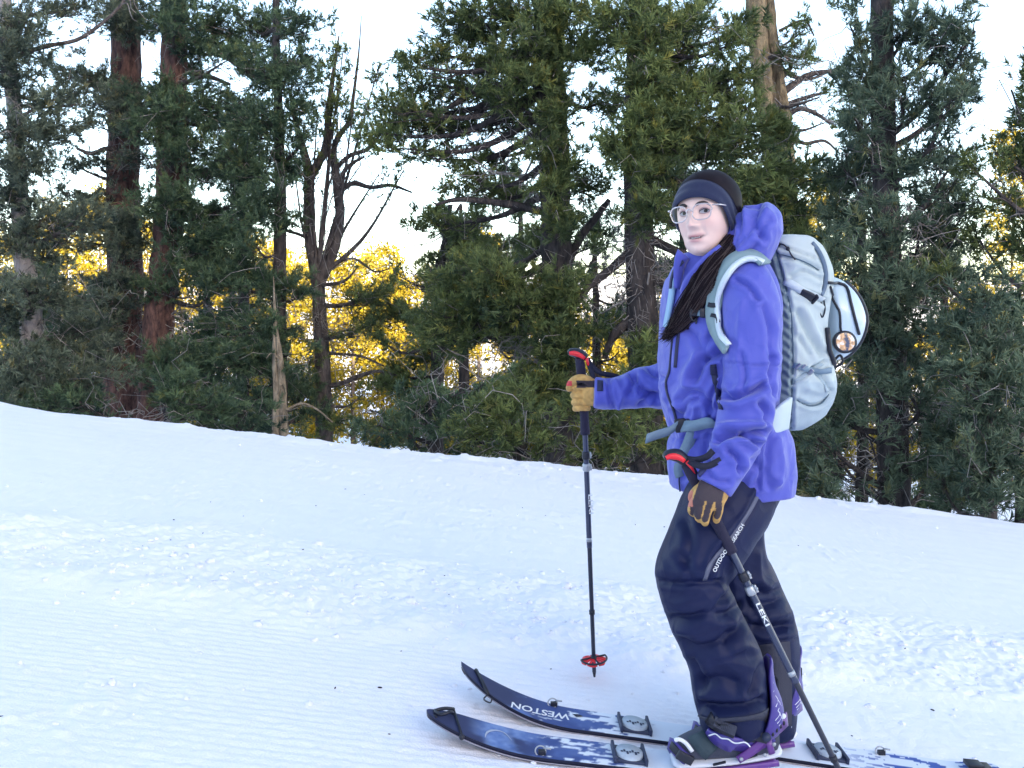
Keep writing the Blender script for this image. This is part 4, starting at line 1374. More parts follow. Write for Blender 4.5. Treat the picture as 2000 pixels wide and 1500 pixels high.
t = np.clip((0.016 - z) / 0.053, 0, 1)                # 0 at the bridge .. 1 at the tip
nz = (0.003 + 0.019 * t ** 1.4) * np.exp(-(x / (0.0085 + 0.0035 * t)) ** 2) * sstep(-.0465, -.0385, z) * (1 - sstep(.012, .028, z))
nz = nz + 0.0085 * gs(.0125, -.0385, .0065, .0065) + 0.004 * ga(0, -.036, .010, .008)
f = nz
f = f - 0.0125 * gs(.030, .001, .0155, .0105) - 0.004 * gs(.017, .003, .008, .010)
f = f + 0.0035 * gs(.030, .019, .022, .007)
f = f + 0.0050 * gs(.042, -.030, .018, .016) - 0.003 * gs(.046, -.062, .015, .018)
f = f + 0.0050 * ga(0, -.0615, .020, .0045) + 0.0058 * ga(0, -.0765, .017, .0050) - 0.0060 * np.exp(-(x / .025) ** 4 - ((z + .0695 - 8.0 * x * x) / .0022) ** 2)
f = f - 0.0035 * ga(0, -.0870, .016, .0045) + 0.0080 * ga(0, -.1040, .018, .0120) - 0.002 * ga(0, -.051, .004, .006)
f = f - 0.0045 * np.exp(-((ax - .0265 + .28 * (z + .055)) / .0042) ** 2 - ((z + .055) / .014) ** 2) + 0.002 * gs(.032, -.060, .008, .012)
co = co + (f * front)[:, None] * hf
set_co(bme, co)
# skin colour: lips, cheeks, nose a little redder
sk = np.tile(np.array([[0.82, 0.565, 0.495]]), (len(co), 1))
lip = np.clip(np.exp(-(x / .022) ** 4 - ((z + .0632 - 6.5 * x * x) / .0040) ** 2) + np.exp(-(x / .019) ** 4 - ((z + .0768 - 7.0 * x * x) / .0046) ** 2), 0, 1)[:, None] * front[:, None]
sk = sk * (1 - .8 * lip) + np.array([0.56, 0.20, 0.22]) * .8 * lip
mouth = np.clip(1.4 * np.exp(-((x - .001) / .0235) ** 4 - ((z + .0695 - 8.0 * x * x) / .0028) ** 2), 0, 1)[:, None] * front[:, None]
sk = sk * (1 - mouth) + np.array([0.05, 0.015, 0.020]) * mouth
rosy = (0.45 * gs(.040, -.030, .016, .014) + 0.5 * ga(0, -.036, .010, .010))[:, None] * front[:, None]
sk = sk * (1 - .6 * rosy) + np.array([0.72, 0.36, 0.35]) * .6 * rosy
shad = (0.30 * gs(.030, -.008, .014, .008))[:, None] * front[:, None]  # eye-socket shade painted into the skin colour
sk = sk * (1 - .5 * shad) + np.array([0.48, 0.30, 0.31]) * .5 * shad
set_col(bme, sk)
SKIN = mat('skin', (0.7, 0.5, 0.47), rough=0.48, spec=0.4, attr='tint', noise=0.04, nscale=60, bump=0.04, bscale=500)
SKIN.node_tree.nodes['Principled BSDF'].inputs['Subsurface Weight'].default_value = 0.12
SKIN.node_tree.nodes['Principled BSDF'].inputs['Subsurface Radius'].default_value = (0.010, 0.004, 0.003)
SKIN.node_tree.nodes['Principled BSDF'].inputs['Subsurface Scale'].default_value = 0.5
body = link('body', bme, SKIN, person)
BB = bvh_of(bme)


def face_pt(xx, zz, lift=0.0):
    """point on the face at local (x, z)"""
    o = Vector(H(xx, 0.30, zz))
    loc, n, i, dist = BB.ray_cast(o, Vector(-hf))
    return np.array(loc) + hf * lift if loc is not None else H(xx, .09, zz)


# eyes: almond of eyeball between lids, iris, lash line, brow
SCL = mat('eye_white', (0.50, 0.47, 0.50), rough=0.3, spec=0.2)
IRIS = mat('iris', (0.022, 0.013, 0.013), rough=0.5, spec=0.1)
LASH = mat('brow_hair', (0.022, 0.014, 0.016), rough=0.6)
LID = mat('eyelid', (0.45, 0.27, 0.28), rough=0.5)
for s in (-1, 1):
    ex = s * 0.0305
    top, bot = [], []
    for u in np.linspace(-1, 1, 15):
        hx = ex + u * 0.0135
        up_ = 0.0060 * (1 - u * u) ** 0.75 + 0.0008 * u * s
        lo_ = -0.0044 * (1 - u * u) ** 0.8 + 0.0008 * u * s
        bul = 0.0020 * (1 - u * u)
        top.append((hx, up_, bul))
        bot.append((hx, lo_, bul))
    g = Geo()
    rows = []
    for k in np.linspace(0, 1, 6):
        rows.append([face_pt(a[0], a[1] * k + b[1] * (1 - k), 0.0006 + a[2] * (0.6 + 0.4 * math.sin(math.pi * k))) for a, b in zip(top, bot)])
    g.grid(np.array(rows), 6, 15)
    eye = g.build('eye', SCL, person)
    g = Geo()
    c = face_pt(ex + 0.0030, 0.0010, 0.0042)
    ring = [c]
    for a in np.linspace(0, 2 * np.pi, 16, endpoint=False):
        dz = max(min(0.0060 * math.sin(a), 0.0044), -0.0040)
        ring.append(c + hl * 0.0060 * math.cos(a) + hu * dz - hf * 0.0004)
    g.add(ring, [[0, 1 + i, 1 + (i + 1) % 16] for i in range(16)])
    g.build('iris', IRIS, eye)
    g = Geo()
    g.tube(np.array([face_pt(a[0], a[1] + 0.0004, 0.0018 + a[2]) for a in top]), np.interp(np.linspace(0, 1, 15), [0, .5, 1], [.0007, .0015, .0009]), 6)
    g.build('lashes', LASH, eye)
    g = Geo()
    g.tube(np.array([face_pt(a[0], a[1] + 0.0032, 0.0010 + a[2]) for a in top]), .0016, 6)
    g.tube(np.array([face_pt(a[0], a[1] - 0.0018, 0.0006 + a[2]) for a in bot]), .0011, 6)
    g.build('eyelid', LID, eye)
    g = Geo()
    bp = [(s * .013, .0165), (s * .022, .0215), (s * .033, .0235), (s * .043, .0185), (s * .049, .0120)]
    bc = catmull(np.array(bp), 16)
    g.tube(np.array([face_pt(q[0], q[1], 0.0010) for q in bc]), np.interp(np.linspace(0, 1, 16), [0, .25, .7, 1], [.0016, .0020, .0018, .0008]), 8, True, 0, np.interp(np.linspace(0, 1, 16), [0, .25, .7, 1], [.0034, .0046, .0034, .0012]), up=hu)
    g.build('eyebrow', LASH, person)
# teeth show in the parted lips
g = Geo()
g.grid(np.array([[face_pt(u, -.0697 + 8.0 * u * u, .0007) for u in np.linspace(-.012, .014, 9)], [face_pt(u, -.0678 + 8.0 * u * u, .0010) for u in np.linspace(-.012, .014, 9)]]), 2, 9)
g.build('teeth', mat('teeth', (0.62, 0.60, 0.58), rough=0.3), person)
# ear seen under the band? hidden: the band covers it

# headband and hair cap follow the head form; rows of constant s = z - k*y
KB = 0.64
axn = norm(np.array([0, -KB, 1.0]))
e1 = np.array([1.0, 0, 0])
e2 = np.cross(axn, e1)


def rows_on_head(svals, off, naz=72, azr=(0, 2 * np.pi), wob=None):
    az = np.linspace(azr[0], azr[1], naz, endpoint=(azr[1] - azr[0]) < 6.2)
    la = np.linspace(0.0, np.pi, 220)
    out = np.zeros((len(svals), naz, 3))
    for j, a in enumerate(az):
        hd = e1 * math.cos(a) + e2 * math.sin(a)
        dd = np.cos(la)[:, None] * axn + np.sin(la)[:, None] * hd
        rr = head_base(dd, off)
        p = dd * rr[:, None]
        s = p[:, 2] - KB * p[:, 1]
        for i, sv in enumerate(svals):
            svv = sv + (wob(sv, a) if wob else 0)
            q = np.interp(-svv, -s, la)
            d1 = math.cos(q) * axn + math.sin(q) * hd
            out[i, j] = d1 * head_base(d1[None], off)[0]
    return out


sv = np.linspace(-.020, .066, 22)
bw = rows_on_head(sv, 0.0105, 80, wob=lambda s, a: 0.003 * math.sin(a * 2 + 1) - 0.034 * (1 - max(0, math.sin(a))) ** 1.3)
fold = np.zeros((22, 80))
for i in range(22):
    for j in range(80):
        v = i / 21
        fold[i, j] = 0.0016 * math.sin(v * 15 + 1.3 * math.sin(j / 80 * 12.5 + v * 3)) * (0.4 + 0.6 * abs(math.cos(j / 80 * 6.283))) - 0.004 * (abs(v - .5) * 2) ** 6
nrm = norm(bw - np.array([0, 0, 0.01]))
bw = bw + nrm * fold[:, :, None]
g = Geo()
g.grid(Hs(bw.reshape(-1, 3)), 22, 80, closed_v=True)
hb = g.build('headband', BANDM, person)
so = hb.modifiers.new('thick', 'SOLIDIFY')
so.thickness = 0.004
so.offset = -1
ss = hb.modifiers.new('sub', 'SUBSURF')
ss.levels = ss.render_levels = 1
sv = np.concatenate([np.linspace(.014, .122, 22), np.linspace(.126, .1400, 6)])
cap = rows_on_head(sv, 0.0150, 72, wob=lambda s, a: 0 if s > .06 else .034 * max(0, math.sin(a)) * (.06 - s) / .046)
cap = cap + norm(cap - np.array([0, .01, .0])) * (0.010 * np.clip(-cap[:, :, 1:2] / .09 + .25, 0, 1) * np.clip((cap[:, :, 2:3] + .01) / .08, 0, 1))
cn = norm(cap - np.array([0, -.01, 0.02]))
st = vnoise(np.stack([np.tile(np.arange(72) * 0.9, len(sv)), np.repeat(np.arange(len(sv)) * 0.05, 72)], 1), 1.0, 5).reshape(len(sv), 72)
cap = cap + cn * (0.0007 * (st - .5))[:, :, None]
g = Geo()
g.grid(Hs(cap.reshape(-1, 3)), len(sv), 72, closed_v=True)
g.fa.append([(len(sv) - 1) * 72 + j for j in range(72)])
g.mi.append(0)
# strands combed from the crown back, and the nape
sv2 = np.linspace(-.075, -.010, 10)
nape = rows_on_head(sv2, 0.012, 30, (np.pi * 1.16, np.pi * 1.84))
g.grid(Hs(nape.reshape(-1, 3)), 10, 30)
# flyaway hairs
for k in range(26):
    j = int(rng.integers(0, 72)); i = int(rng.integers(8, len(sv) - 2))
    p0 = Hs(cap[i, j])
    dn = cn[i, j] @ HM
    g.tube(catmull(np.array([p0, p0 + dn * .008 + rng.normal(size=3) * .004, p0 + dn * .013 + rng.normal(size=3) * .014]), 7), 0.0005, 3, False)
hair = g.build('hair', HAIR, person)

# ponytail: brought forward over her left shoulder, strands over the jacket
g = Geo()
main = [(1437, 470, 2.50), (1424, 492, 2.462), (1404, 517, 2.438), (1382, 548, 2.418), (1362, 580, 2.414), (1342, 612, 2.414), (1318, 642, 2.414), (1294, 662, 2.414)]
wid = [20, 25, 30, 31, 30, 27, 17, 4]
mp = []
for (a, b, c) in main:
    h = hit(JB, a, b)
    Yd = c if h is None else min(h[0][1] - 0.014, c + 0.15)
    mp.append(P(a, b, Yd))
mp = catmull(np.array(mp), 34)
wm = np.interp(np.linspace(0, 1, 34), np.linspace(0, 1, len(wid)), wid) / F * 2.42
T, N, B = frames(mp, (0, -1, 0))
g.tube(mp, wm * 0.86, 18, True, 0, np.minimum(wm * .5, .020), up=(0, -1, 0))
for k in range(330):
    a = rng.uniform(0, 2 * np.pi)
    rr = rng.random() ** 0.4
    dr = rng.normal() * 0.25
    end = 34 - int(rng.integers(0, 9) * rng.random())
    u = np.linspace(0, 1, 34)
    off = (np.cos(a + dr * u * 3)[:, None] * B * (wm * rr * (1 + .12 * np.sin(u * 9 + k)))[:, None] + np.sin(a + dr * u * 3)[:, None] * N * np.minimum(wm * .62, .024)[:, None] * rr)
    p = mp + off
    p = p[:end]
    p[-5:] += np.linspace(0, 1, 5)[:, None] * rng.normal(size=3) * 0.010
    g.tube(p[::2], np.interp(np.linspace(0, 1, len(p[::2])), [0, .7, 1], [.0013, .0011, .0004]), 4, False, 0 if k % 3 else 1)
for k in range(26):
    p0 = mp[int(rng.integers(26, 33))]
    e = np.array([-rng.uniform(.015, .055), rng.normal() * .01, -rng.uniform(-.004, .02)])
    g.tube(catmull(np.array([p0, p0 + e * .5 + rng.normal(size=3) * .004, p0 + e]), 8), 0.0006, 3, False, 1)
g.build('ponytail', [HAIR, HAIR_TIP], person)

# glasses with clear pinkish frames
FRAME = mat('clear_frame', (0.66, 0.54, 0.53), rough=0.2, spec=0.6)
FRAME.node_tree.nodes['Principled BSDF'].inputs['Transmission Weight'].default_value = 0.35
m, nt, b = newmat('lens')
gl_ = nt.nodes.new('ShaderNodeBsdfGlossy')
gl_.inputs['Roughness'].default_value = 0.03
tp_ = nt.nodes.new('ShaderNodeBsdfTransparent')
mx_ = nt.nodes.new('ShaderNodeMixShader')
mx_.inputs[0].default_value = 0.03
nt.links.new(tp_.outputs[0], mx_.inputs[1])
nt.links.new(gl_.outputs[0], mx_.inputs[2])
nt.links.new(mx_.outputs[0], nt.nodes['Material Output'].inputs['Surface'])
LENS = m
gg = Geo()
gy0 = 0.106
lg = Geo()
for s in (-1, 1):
    cx, cz = s * .0335, -.0035
    ring = []
    for a in np.linspace(0, 2 * np.pi, 40, endpoint=False):
        ca, sa = math.cos(a), math.sin(a)
        rx = .0258 * (abs(ca) ** 0.65) * np.sign(ca)
        rz = (.0205 if sa > 0 else .0215) * (abs(sa) ** 0.8) * np.sign(sa)
        xx = cx + rx + (0.002 * s if sa > 0 else -.002 * s * (ca * s > 0))
        ring.append(H(xx, gy0 - 0.010 * (abs(xx) / .06) ** 2, cz + rz))
    ring = np.array(ring)
    gg.tube(np.vstack([ring, ring[:2]]), .0019, 8, False, 0, .0018, up=hf)
    lg.add(np.vstack([ring, [H(cx, gy0 - .003, cz)]]), [[i, (i + 1) % 40, 40] for i in range(40)])
gg.tube(catmull(np.array([H(-.009, gy0 + .001, .001), H(0, gy0 + .004, .005), H(.009, gy0 + .001, .001)]), 9), .0024, 8)
for s in (-1, 1):
    gg.tube(catmull(np.array([H(s * .0615, gy0 - .011, .011), H(s * .071, gy0 - .018, .012), H(s * .0785, .066, .012), H(s * .0795, .050, .0115)]), 16), .0030, 8, True, 0, .0018, up=hu)
gl = empty('eyeglasses', tuple(H(0, gy0, -.02)))
tag(gl, 'clear pinkish framed eyeglasses on the face below the headband', 'glasses')
gg.build('frame', FRAME, gl)
lg.build('lens', LENS, gl)

# hood: soft folded sack lying behind the head
g = Geo()
hp = [  # (px,py,Y, half px, half depth)
    (1398, 545, 2.57, 34, .11), (1420, 522, 2.57, 46, .130), (1444, 494, 2.58, 52, .140), (1462, 462, 2.59, 52, .138), (1470, 436, 2.60, 45, .125), (1470, 414, 2.605, 30, .095)]
axis_tube(g, hp, 30, 24, up=(0, 1, 0))
hme = remesh('hood', g, 0.0058, 5)
HS = [(-.010, 5, [(1446, 404), (1452, 430), (1446, 460), (1430, 492)]), (.009, 5, [(1456, 402), (1462, 430), (1456, 462)]), (-.012, 7, [(1484, 398), (1476, 430), (1484, 460)]), (.010, 8, [(1460, 400), (1456, 440), (1440, 480)]), (-.010, 7, [(1470, 440), (1450, 470), (1430, 500)]), (-.009, 6, [(1500, 430), (1488, 450), (1492, 470)]), (.010, 7, [(1496, 410), (1498, 440)]),
      (-.010, 7, [(1478, 478), (1460, 496), (1432, 512)]), (.007, 6, [(1446, 420), (1440, 450)]), (-.008, 5, [(1438, 440), (1432, 470), (1418, 505)])]
sculpt(hme, HS, 0.006, 12, 23)
link('hood', hme, CLOTH, person)
# collar: two lapels standing open round the throat
CB = [JB, BB]
for (A_, B_, lf) in (([(1324, 487), (1318, 505), (1316, 530), (1317, 562)], [(1346, 504), (1340, 515), (1333, 535), (1327, 565)], .016),
                     ([(1404, 478), (1384, 492), (1360, 514), (1337, 545), (1329, 567)], [(1422, 494), (1404, 512), (1384, 534), (1354, 566), (1336, 592)], .020)):
    a_, b_ = catmull(np.array(A_, float), 18), catmull(np.array(B_, float), 18)
    rows = []
    Ys = []
    for i in range(18):
        ya = hit(CB, *b_[i])
        Ys.append(ya[0][1] if ya else 2.5)
    Ys = np.array(Ys)
    for _ in range(4):
        Ys[1:-1] = (Ys[:-2] + 2 * Ys[1:-1] + Ys[2:]) / 4
    for k in np.linspace(0, 1, 7):
        rows.append([P(*(a_[i] * (1 - k) + b_[i] * k), Ys[i] - lf * (1 - 0.75 * k) - .008 * math.sin(math.pi * k)) for i in range(18)])
    g = Geo()
    g.grid(np.array(rows), 7, 18)
    o = g.build('collar', CLOTH, person)
    m_ = o.modifiers.new('thick', 'SOLIDIFY')
    m_.thickness = 0.006
    m_.offset = 0
g = Geo()
q = [(1322, 566), (1325, 545), (1334, 522), (1345, 508)]
ribbon(g, CB, q, .010, .022, .004)
g.build('collar_zip', ZIP, person)
# ---- jacket details: zips, cords, seams
g = Geo()
ribbon(g, JB, [(1316, 650), (1311, 690), (1308, 725), (1301, 748), (1306, 775), (1316, 800), (1322, 826)], .007, .0015, .004, 40)
g.build('front_zip', ZIP, person)
g = Geo()
ribbon(g, JB, [(1331, 632), (1324, 665), (1319, 718)], .009, .0012, .004, 24)
g.build('chest_zip', ZIP, person)
g = Geo()
ribbon(g, JB, [(1393, 712), (1397, 740), (1402, 770), (1409, 800)], .016, .0015, .004, 24)
ribbon(g, JB, [(1392, 714), (1394, 730)], .016, .006, .005, 6)
g.build('pocket_zip', ZIP, person)
g = Geo()
h = hit(JB, 1326, 938)
p0 = h[0] if h else P(1326, 938, 2.5)
g.tube(catmull(np.array([p0 + [0, -.004, .015], p0 + [-.001, -.008, -.005], p0 + [.002, -.006, -.030]]), 8), .0022, 6)
g.build('drawcord', ZIP, person)
# cuff tab on the far sleeve, near cuff tab
g = Geo()
ribbon(g, JB, [(1172, 744), (1172, 754), (1172, 764)], .018, .002, .003, 8)
g.build('cuff_tab', ZIP, person)
g = Geo()
ribbon(g, JB, [(1366, 928), (1374, 918), (1380, 908)], .016, .002, .003, 8)
g.build('cuff_tab', CLOTH_IN, person)

# ---- gloves
TAN = np.array([0.52, 0.30, 0.095])
DARK = np.array([0.050, 0.036, 0.046])
RED = np.array([0.55, 0.05, 0.06])
GLOVE = mat('glove_leather', (0.5, 0.3, 0.1), rough=0.6, spec=0.3, attr='tint', noise=0.12, nscale=70, bump=0.25, bscale=260)


def finger(g, pts, r):
    p = catmull(np.array(pts, float), len(pts) * 5)
    rr = np.interp(np.linspace(0, 1, len(p)), np.linspace(0, 1, len(r)), r)
    g.tube(p, rr, 12, True)
    g.ball(p[-1], rr[-1] * 1.0, 8, 10)


# near glove: back of the hand to the camera, fingers hanging over the pole
g = Geo()
YH = 2.30
axis_tube(g, [(1404, 940, YH + .03, 24, .026), (1398, 952, YH + .02, 30, .026), (1388, 966, YH + .005, 33, .022), (1382, 980, YH, 33, .019), (1379, 990, YH + .004, 28, .016)], 20, 16)
finger(g, [P(1362, 972, YH + .004), P(1354, 984, YH + .004), P(1351, 997, YH + .018), P(1355, 1003, YH + .034)], [.0125, .0115, .0110, .0095])
finger(g, [P(1370, 980, YH), P(1366, 994, YH - .004), P(1364, 1008, YH + .006), P(1366, 1014, YH + .022)], [.0130, .0118, .0112, .0095])
finger(g, [P(1386, 984, YH), P(1381, 1000, YH - .004), P(1377, 1016, YH + .002), P(1377, 1021, YH + .016)], [.0130, .0118, .0112, .0098])
finger(g, [P(1404, 980, YH + .004), P(1404, 996, YH + .002), P(1400, 1011, YH + .006), P(1399, 1016, YH + .020)], [.0125, .0112, .0105, .0092])
finger(g, [P(1374, 950, YH + .020), P(1359, 960, YH + .030), P(1352, 972, YH + .042), P(1358, 984, YH + .055)], [.0140, .0125, .0115, .0095])
gme = remesh('glove', g, 0.0028, 2)
co, no = get_co(gme), get_no(gme)
px = project(co)
bd = norm(np.array([-.25, -1, .25]))
fn = (no * bd).sum(1)
strip = np.full(len(co), 1e9)
for poly in ([(1362, 972), (1354, 990), (1354, 1004)], [(1371, 976), (1366, 994), (1364, 1009)], [(1387, 980), (1381, 1000), (1377, 1014)], [(1404, 976), (1404, 996), (1400, 1008)]):
    strip = np.minimum(strip, seg_dist(px, poly))
palm = (px[:, 1] < 979 + 0.15 * (px[:, 0] - 1380)) & (px[:, 0] > 1357 + 0.35 * (965 - px[:, 1])) & (px[:, 0] < 1414 + .2 * (960 - px[:, 1]))
dk = ((strip < 6.2) | palm) & (fn > 0.30)
edge = 0.75 + 0.5 * vnoise(co, 120, 3)[:, None]
cols = np.where(dk[:, None], DARK, TAN * edge)
rd = (px[:, 0] < 1353) & (px[:, 1] > 958) & (px[:, 1] < 990)
cols = np.where(rd[:, None], np.array([0.55, 0.20, 0.14]), cols)
set_col(gme, cols)
glove_near = link('glove', gme, GLOVE, person)
glove_near['label'] = 'tan and dark glove hanging in front of the thigh'

# far glove: fist closed round the upright pole
YF = 2.93
PT = P(1122, 690, YF)                          # grip head
PB = P(1161, 1322, 3.03)                       # tip
pd = norm(PB - PT)


def pole_pt(row):
    t = (row - 690) / (1322 - 690)
    px_ = np.interp(row, [690, 760, 850, 1322], [1131, 1139, 1143, 1161])
    return P(px_, row, YF + 0.10 * t)


g = Geo()
c = pole_pt(768)
axis_tube(g, [(1176, 768, 2.905, 24, .024), (1162, 768, 2.91, 26, .026), (1152, 764, 2.92, 30, .028), (1144, 764, 2.955, 28, .020), (1132, 766, 2.972, 24, .014)], 18, 16)


def ring(row, a0, a1, rad, r, sx=1.0):
    cc = pole_pt(row)
    pts = []
    for a in np.linspace(R(a0), R(a1), 7):
        pts.append(cc + np.array([math.cos(a) * rad * sx, -math.sin(a) * rad, 0.004 * math.sin(a)]))
    finger(g, pts, [r * .95, r * 1.05, r, r * .9])


ring(758, 250, 62, .031, .0112)
ring(772, 255, 40, .031, .0112)
ring(786, 255, 46, .030, .0106)
ring(798, 255, 66, .028, .0095)
finger(g, [P(1160, 750, 2.90), P(1144, 741, 2.895), P(1128, 740, 2.905), P(1116, 748, 2.92), P(1112, 758, 2.925)], [.0150, .0145, .0140, .0130, .0120])
gme = remesh('glove', g, 0.0024, 1)
co, no = get_co(gme), get_no(gme)
px = project(co)
cols = np.tile(TAN, (len(co), 1)) * (0.75 + 0.5 * vnoise(co, 120, 4)[:, None])
cols[(px[:, 0] > 1126) & (px[:, 1] < 757) & (px[:, 1] > 743)] = DARK * .8
cols[(px[:, 0] < 1117) & (px[:, 1] > 744) & (px[:, 1] < 754)] = RED
set_col(gme, cols)
glove_far = link('glove', gme, GLOVE, person)
glove_far['label'] = 'tan glove closed round the upright pole'

# ---- poles
SHAFT = mat('pole_shaft', (0.022, 0.030, 0.075), rough=0.28, spec=0.6, coat=0.3)
GRIP = mat('pole_grip_foam', (0.018, 0.015, 0.040), rough=0.8, bump=0.3, bscale=300)
REDP = mat('red_plastic', (0.80, 0.018, 0.030), rough=0.3, spec=0.5)
GREYM = mat('grey_metal', (0.42, 0.43, 0.46), rough=0.35, metal=0.6)
STRAPB = mat('black_webbing', (0.014, 0.014, 0.032), rough=0.75, bump=0.3, bscale=500)
SHL = mat('pole_lower', (0.024, 0.026, 0.045), rough=0.35, spec=0.5)


def lerp(a, b, t):
    return a + (b - a) * t


def make_pole(path, label, head, s, strap_pts, letter, flipx=1.0):
    """path: fn(t) 0 at grip top .. 1 at tip -> point"""
    root = empty('ski_pole', tuple(path(1.0)))
    tag(root, label, 'ski pole', 'the pair of ski poles')
    A = lambda t: np.asarray(path(t))
    ax_ = norm(A(1) - A(0))
    g = Geo()
    tt = np.linspace(0.015, 0.25, 22)
    g.tube(np.array([A(t) for t in tt]), .0148 * (1 + 0.05 * np.sin(np.linspace(0, 14, 22))) * s, 14)
    grip = g.build('grip', GRIP, root)
    # handle head: black top with red inlay, beak to the left
    g = Geo()
    hp = catmull(np.array([P(*q) for q in head]), 14)
    g.tube(hp, np.interp(np.linspace(0, 1, 14), [0, .15, .6, 1], [.006, .012, .017, .015]) * s, 12, True, 0, .017 * s, up=(0, 1, 0))
    g.build('handle_head', BLACKP, grip)
    g = Geo()
    off = np.array([0, -.014, 0]) * s
    g.tube(hp[1:-1] + off + np.array([0, 0, -.002]), np.interp(np.linspace(0, 1, 12), [0, .5, 1], [.006, .009, .006]) * s, 8, True, 0, .006 * s, up=(0, 1, 0))
    e = hp[-2] + off + np.array([0.006, 0, -.002])
    g.tube(np.array([e, e + ax_ * .018 + np.array([.004, .002, 0]), e + ax_ * .040 + np.array([.006, .008, 0])]) , [.006 * s, .004 * s, .0015], 8)
    g.build('red_inlay', REDP, grip)
    g = Geo()
    g.tube(np.array([A(t) for t in np.linspace(.24, .60, 30)]), .0090 * s, 12)
    g.build('upper_shaft', SHAFT, root)
    g = Geo()
    g.tube(np.array([A(t) for t in np.linspace(.59, .985, 30)]), np.interp(np.linspace(0, 1, 30), [0, 1], [.0078, .0066]) * s, 12)
    g.build('lower_shaft', SHL, root)
    # two clamps
    for tc in (0.315, 0.352):
        g = Geo()
        g.tube(np.array([A(tc - .012), A(tc - .008), A(tc + .008), A(tc + .012)]), np.array([.0105, .0128, .0128, .0105]) * s, 14)
        cl = g.build('clamp', BLACKP if tc < .33 else GREYM, root)
        g = Geo()
        c = A(tc)
        sd = norm(np.cross(ax_, [0, 1, 0])) * (1 if np.cross(ax_, [0, 1, 0])[0] > 0 else -1)
        g.box(c + sd * .014 * s + np.array([0, -.004, 0]), sd * .003, ax_ * .010, np.array([0, .005, 0]))
        g.ball(c + sd * .015 * s - np.array([0, .008, 0]), .004, 6, 8)
        g.build('lever', GREYM, cl, bevel=.001)
    for tc in (.575, .80):
        g = Geo()
        g.tube(np.array([A(tc - .006), A(tc + .006)]), .0098 * s, 12)
        g.build('ferrule', BLACKP if tc > .7 else GREYM, root)
    # strap
    g = Geo()
    for sp in strap_pts:
        q = catmull(np.array([P(*w) for w in sp]), 20)
        T = norm(np.gradient(q, axis=0))
        S = norm(np.cross(T, np.array([0.15, -1, 0.1])))
        band(g, q, S, np.cross(S, T), .016, .0025)
    g.build('wrist_strap', STRAPB, root)
    # basket near the tip
    b0 = A(.945)
    n0 = -ax_
    u0 = norm(np.cross(n0, [0, 1, 0.2]))
    v0 = np.cross(n0, u0)
    g = Geo()
    R0 = .043
    for k in range(6):
        a0 = k * np.pi / 3 + .3
        prof = []
        for a in np.linspace(-.46, .46, 9):
            prof.append((a0 + a, R0 * (1.0 - .10 * abs(a) / .46)))
        outer = [b0 + (u0 * math.cos(a) + v0 * math.sin(a)) * r_ - n0 * .006 for a, r_ in prof]
        mid1 = [b0 + (u0 * math.cos(lerp(a0, a, .85)) + v0 * math.sin(lerp(a0, a, .85))) * r_ * .80 - n0 * .003 for a, r_ in prof]
        mid2 = [b0 + (u0 * math.cos(lerp(a0, a, .9)) + v0 * math.sin(lerp(a0, a, .9))) * r_ * .50 + n0 * .001 for a, r_ in prof]
        inner = [b0 + (u0 * math.cos(a) + v0 * math.sin(a)) * r_ * .26 + n0 * .004 for a, r_ in prof]
        rows = np.array([outer, mid1, mid2, inner])
        fa = []
        for i in range(3):
            for j in range(8):
                if i == 1 and 3 <= j <= 4:
                    continue             # the hole in each petal
                a_ = i * 9 + j
                fa.append([a_, a_ + 1, a_ + 10, a_ + 9])
        g.add(rows.reshape(-1, 3), fa)
    bk = g.build('basket', REDP, root)
    m_ = bk.modifiers.new('thick', 'SOLIDIFY')
    m_.thickness = .004
    m_.offset = 0
    g = Geo()
    rg = np.array([b0 + (u0 * math.cos(a) + v0 * math.sin(a)) * .043 + n0 * .003 for a in np.linspace(.2, 3.6, 18)])
    g.tube(rg, .003, 6)
    for a in (.2, 1.9, 3.6):
        g.tube(np.array([b0 + n0 * .006, b0 + (u0 * math.cos(a) + v0 * math.sin(a)) * .043 + n0 * .003]), .003, 6)
    g.tube(np.array([b0 - n0 * .004, b0 + n0 * .012]), [.012, .009], 12)
    g.build('basket_ring', BLACKP, bk)
    g = Geo()
    g.tube(np.array([A(.955), A(.985), A(1.0)]), [.0060, .0058, .0035], 10)
    g.build('tip', BLACKP, root)
    return root


def far_path(t):
    row = 690 + t * (1322 - 690)
    return P(np.interp(row, [690, 760, 850, 1322], [1131, 1139, 1143, 1161]), row, YF + .10 * t)


gt = gz_at(P(1161, 1322, 3.03)[0], 3.03)
make_pole(far_path, 'upright dark ski pole with red basket, held in the outstretched far hand', [(1109, 689, YF), (1119, 688, YF), (1132, 692, YF), (1144, 700, YF)], 1.0,
          [[(1146, 700, YF), (1156, 715, YF - .01), (1172, 728, YF - .02), (1195, 733, YF - .01), (1212, 738, YF)], [(1147, 702, YF), (1155, 725, YF - .02), (1162, 748, YF - .04), (1168, 762, YF - .05)]], None)


def near_path(t):
    a, b, c = P(1336, 896, 2.345), P(1421, 1062, 2.36), P(1702, 1632, 2.285)
    return lerp(a, b, t / .225) if t < .225 else lerp(b, c, (t - .225) / .775)


make_pole(near_path, 'slanting dark ski pole crossing the legs, held in the near hand', [(1296, 893, 2.345), (1308, 888, 2.345), (1324, 890, 2.345), (1338, 900, 2.345)], 1.0,
          [[(1340, 896, 2.335), (1360, 898, 2.315), (1380, 892, 2.30), (1393, 880, 2.30)], [(1342, 898, 2.335), (1360, 908, 2.305), (1382, 910, 2.295), (1408, 898, 2.295)]], None)


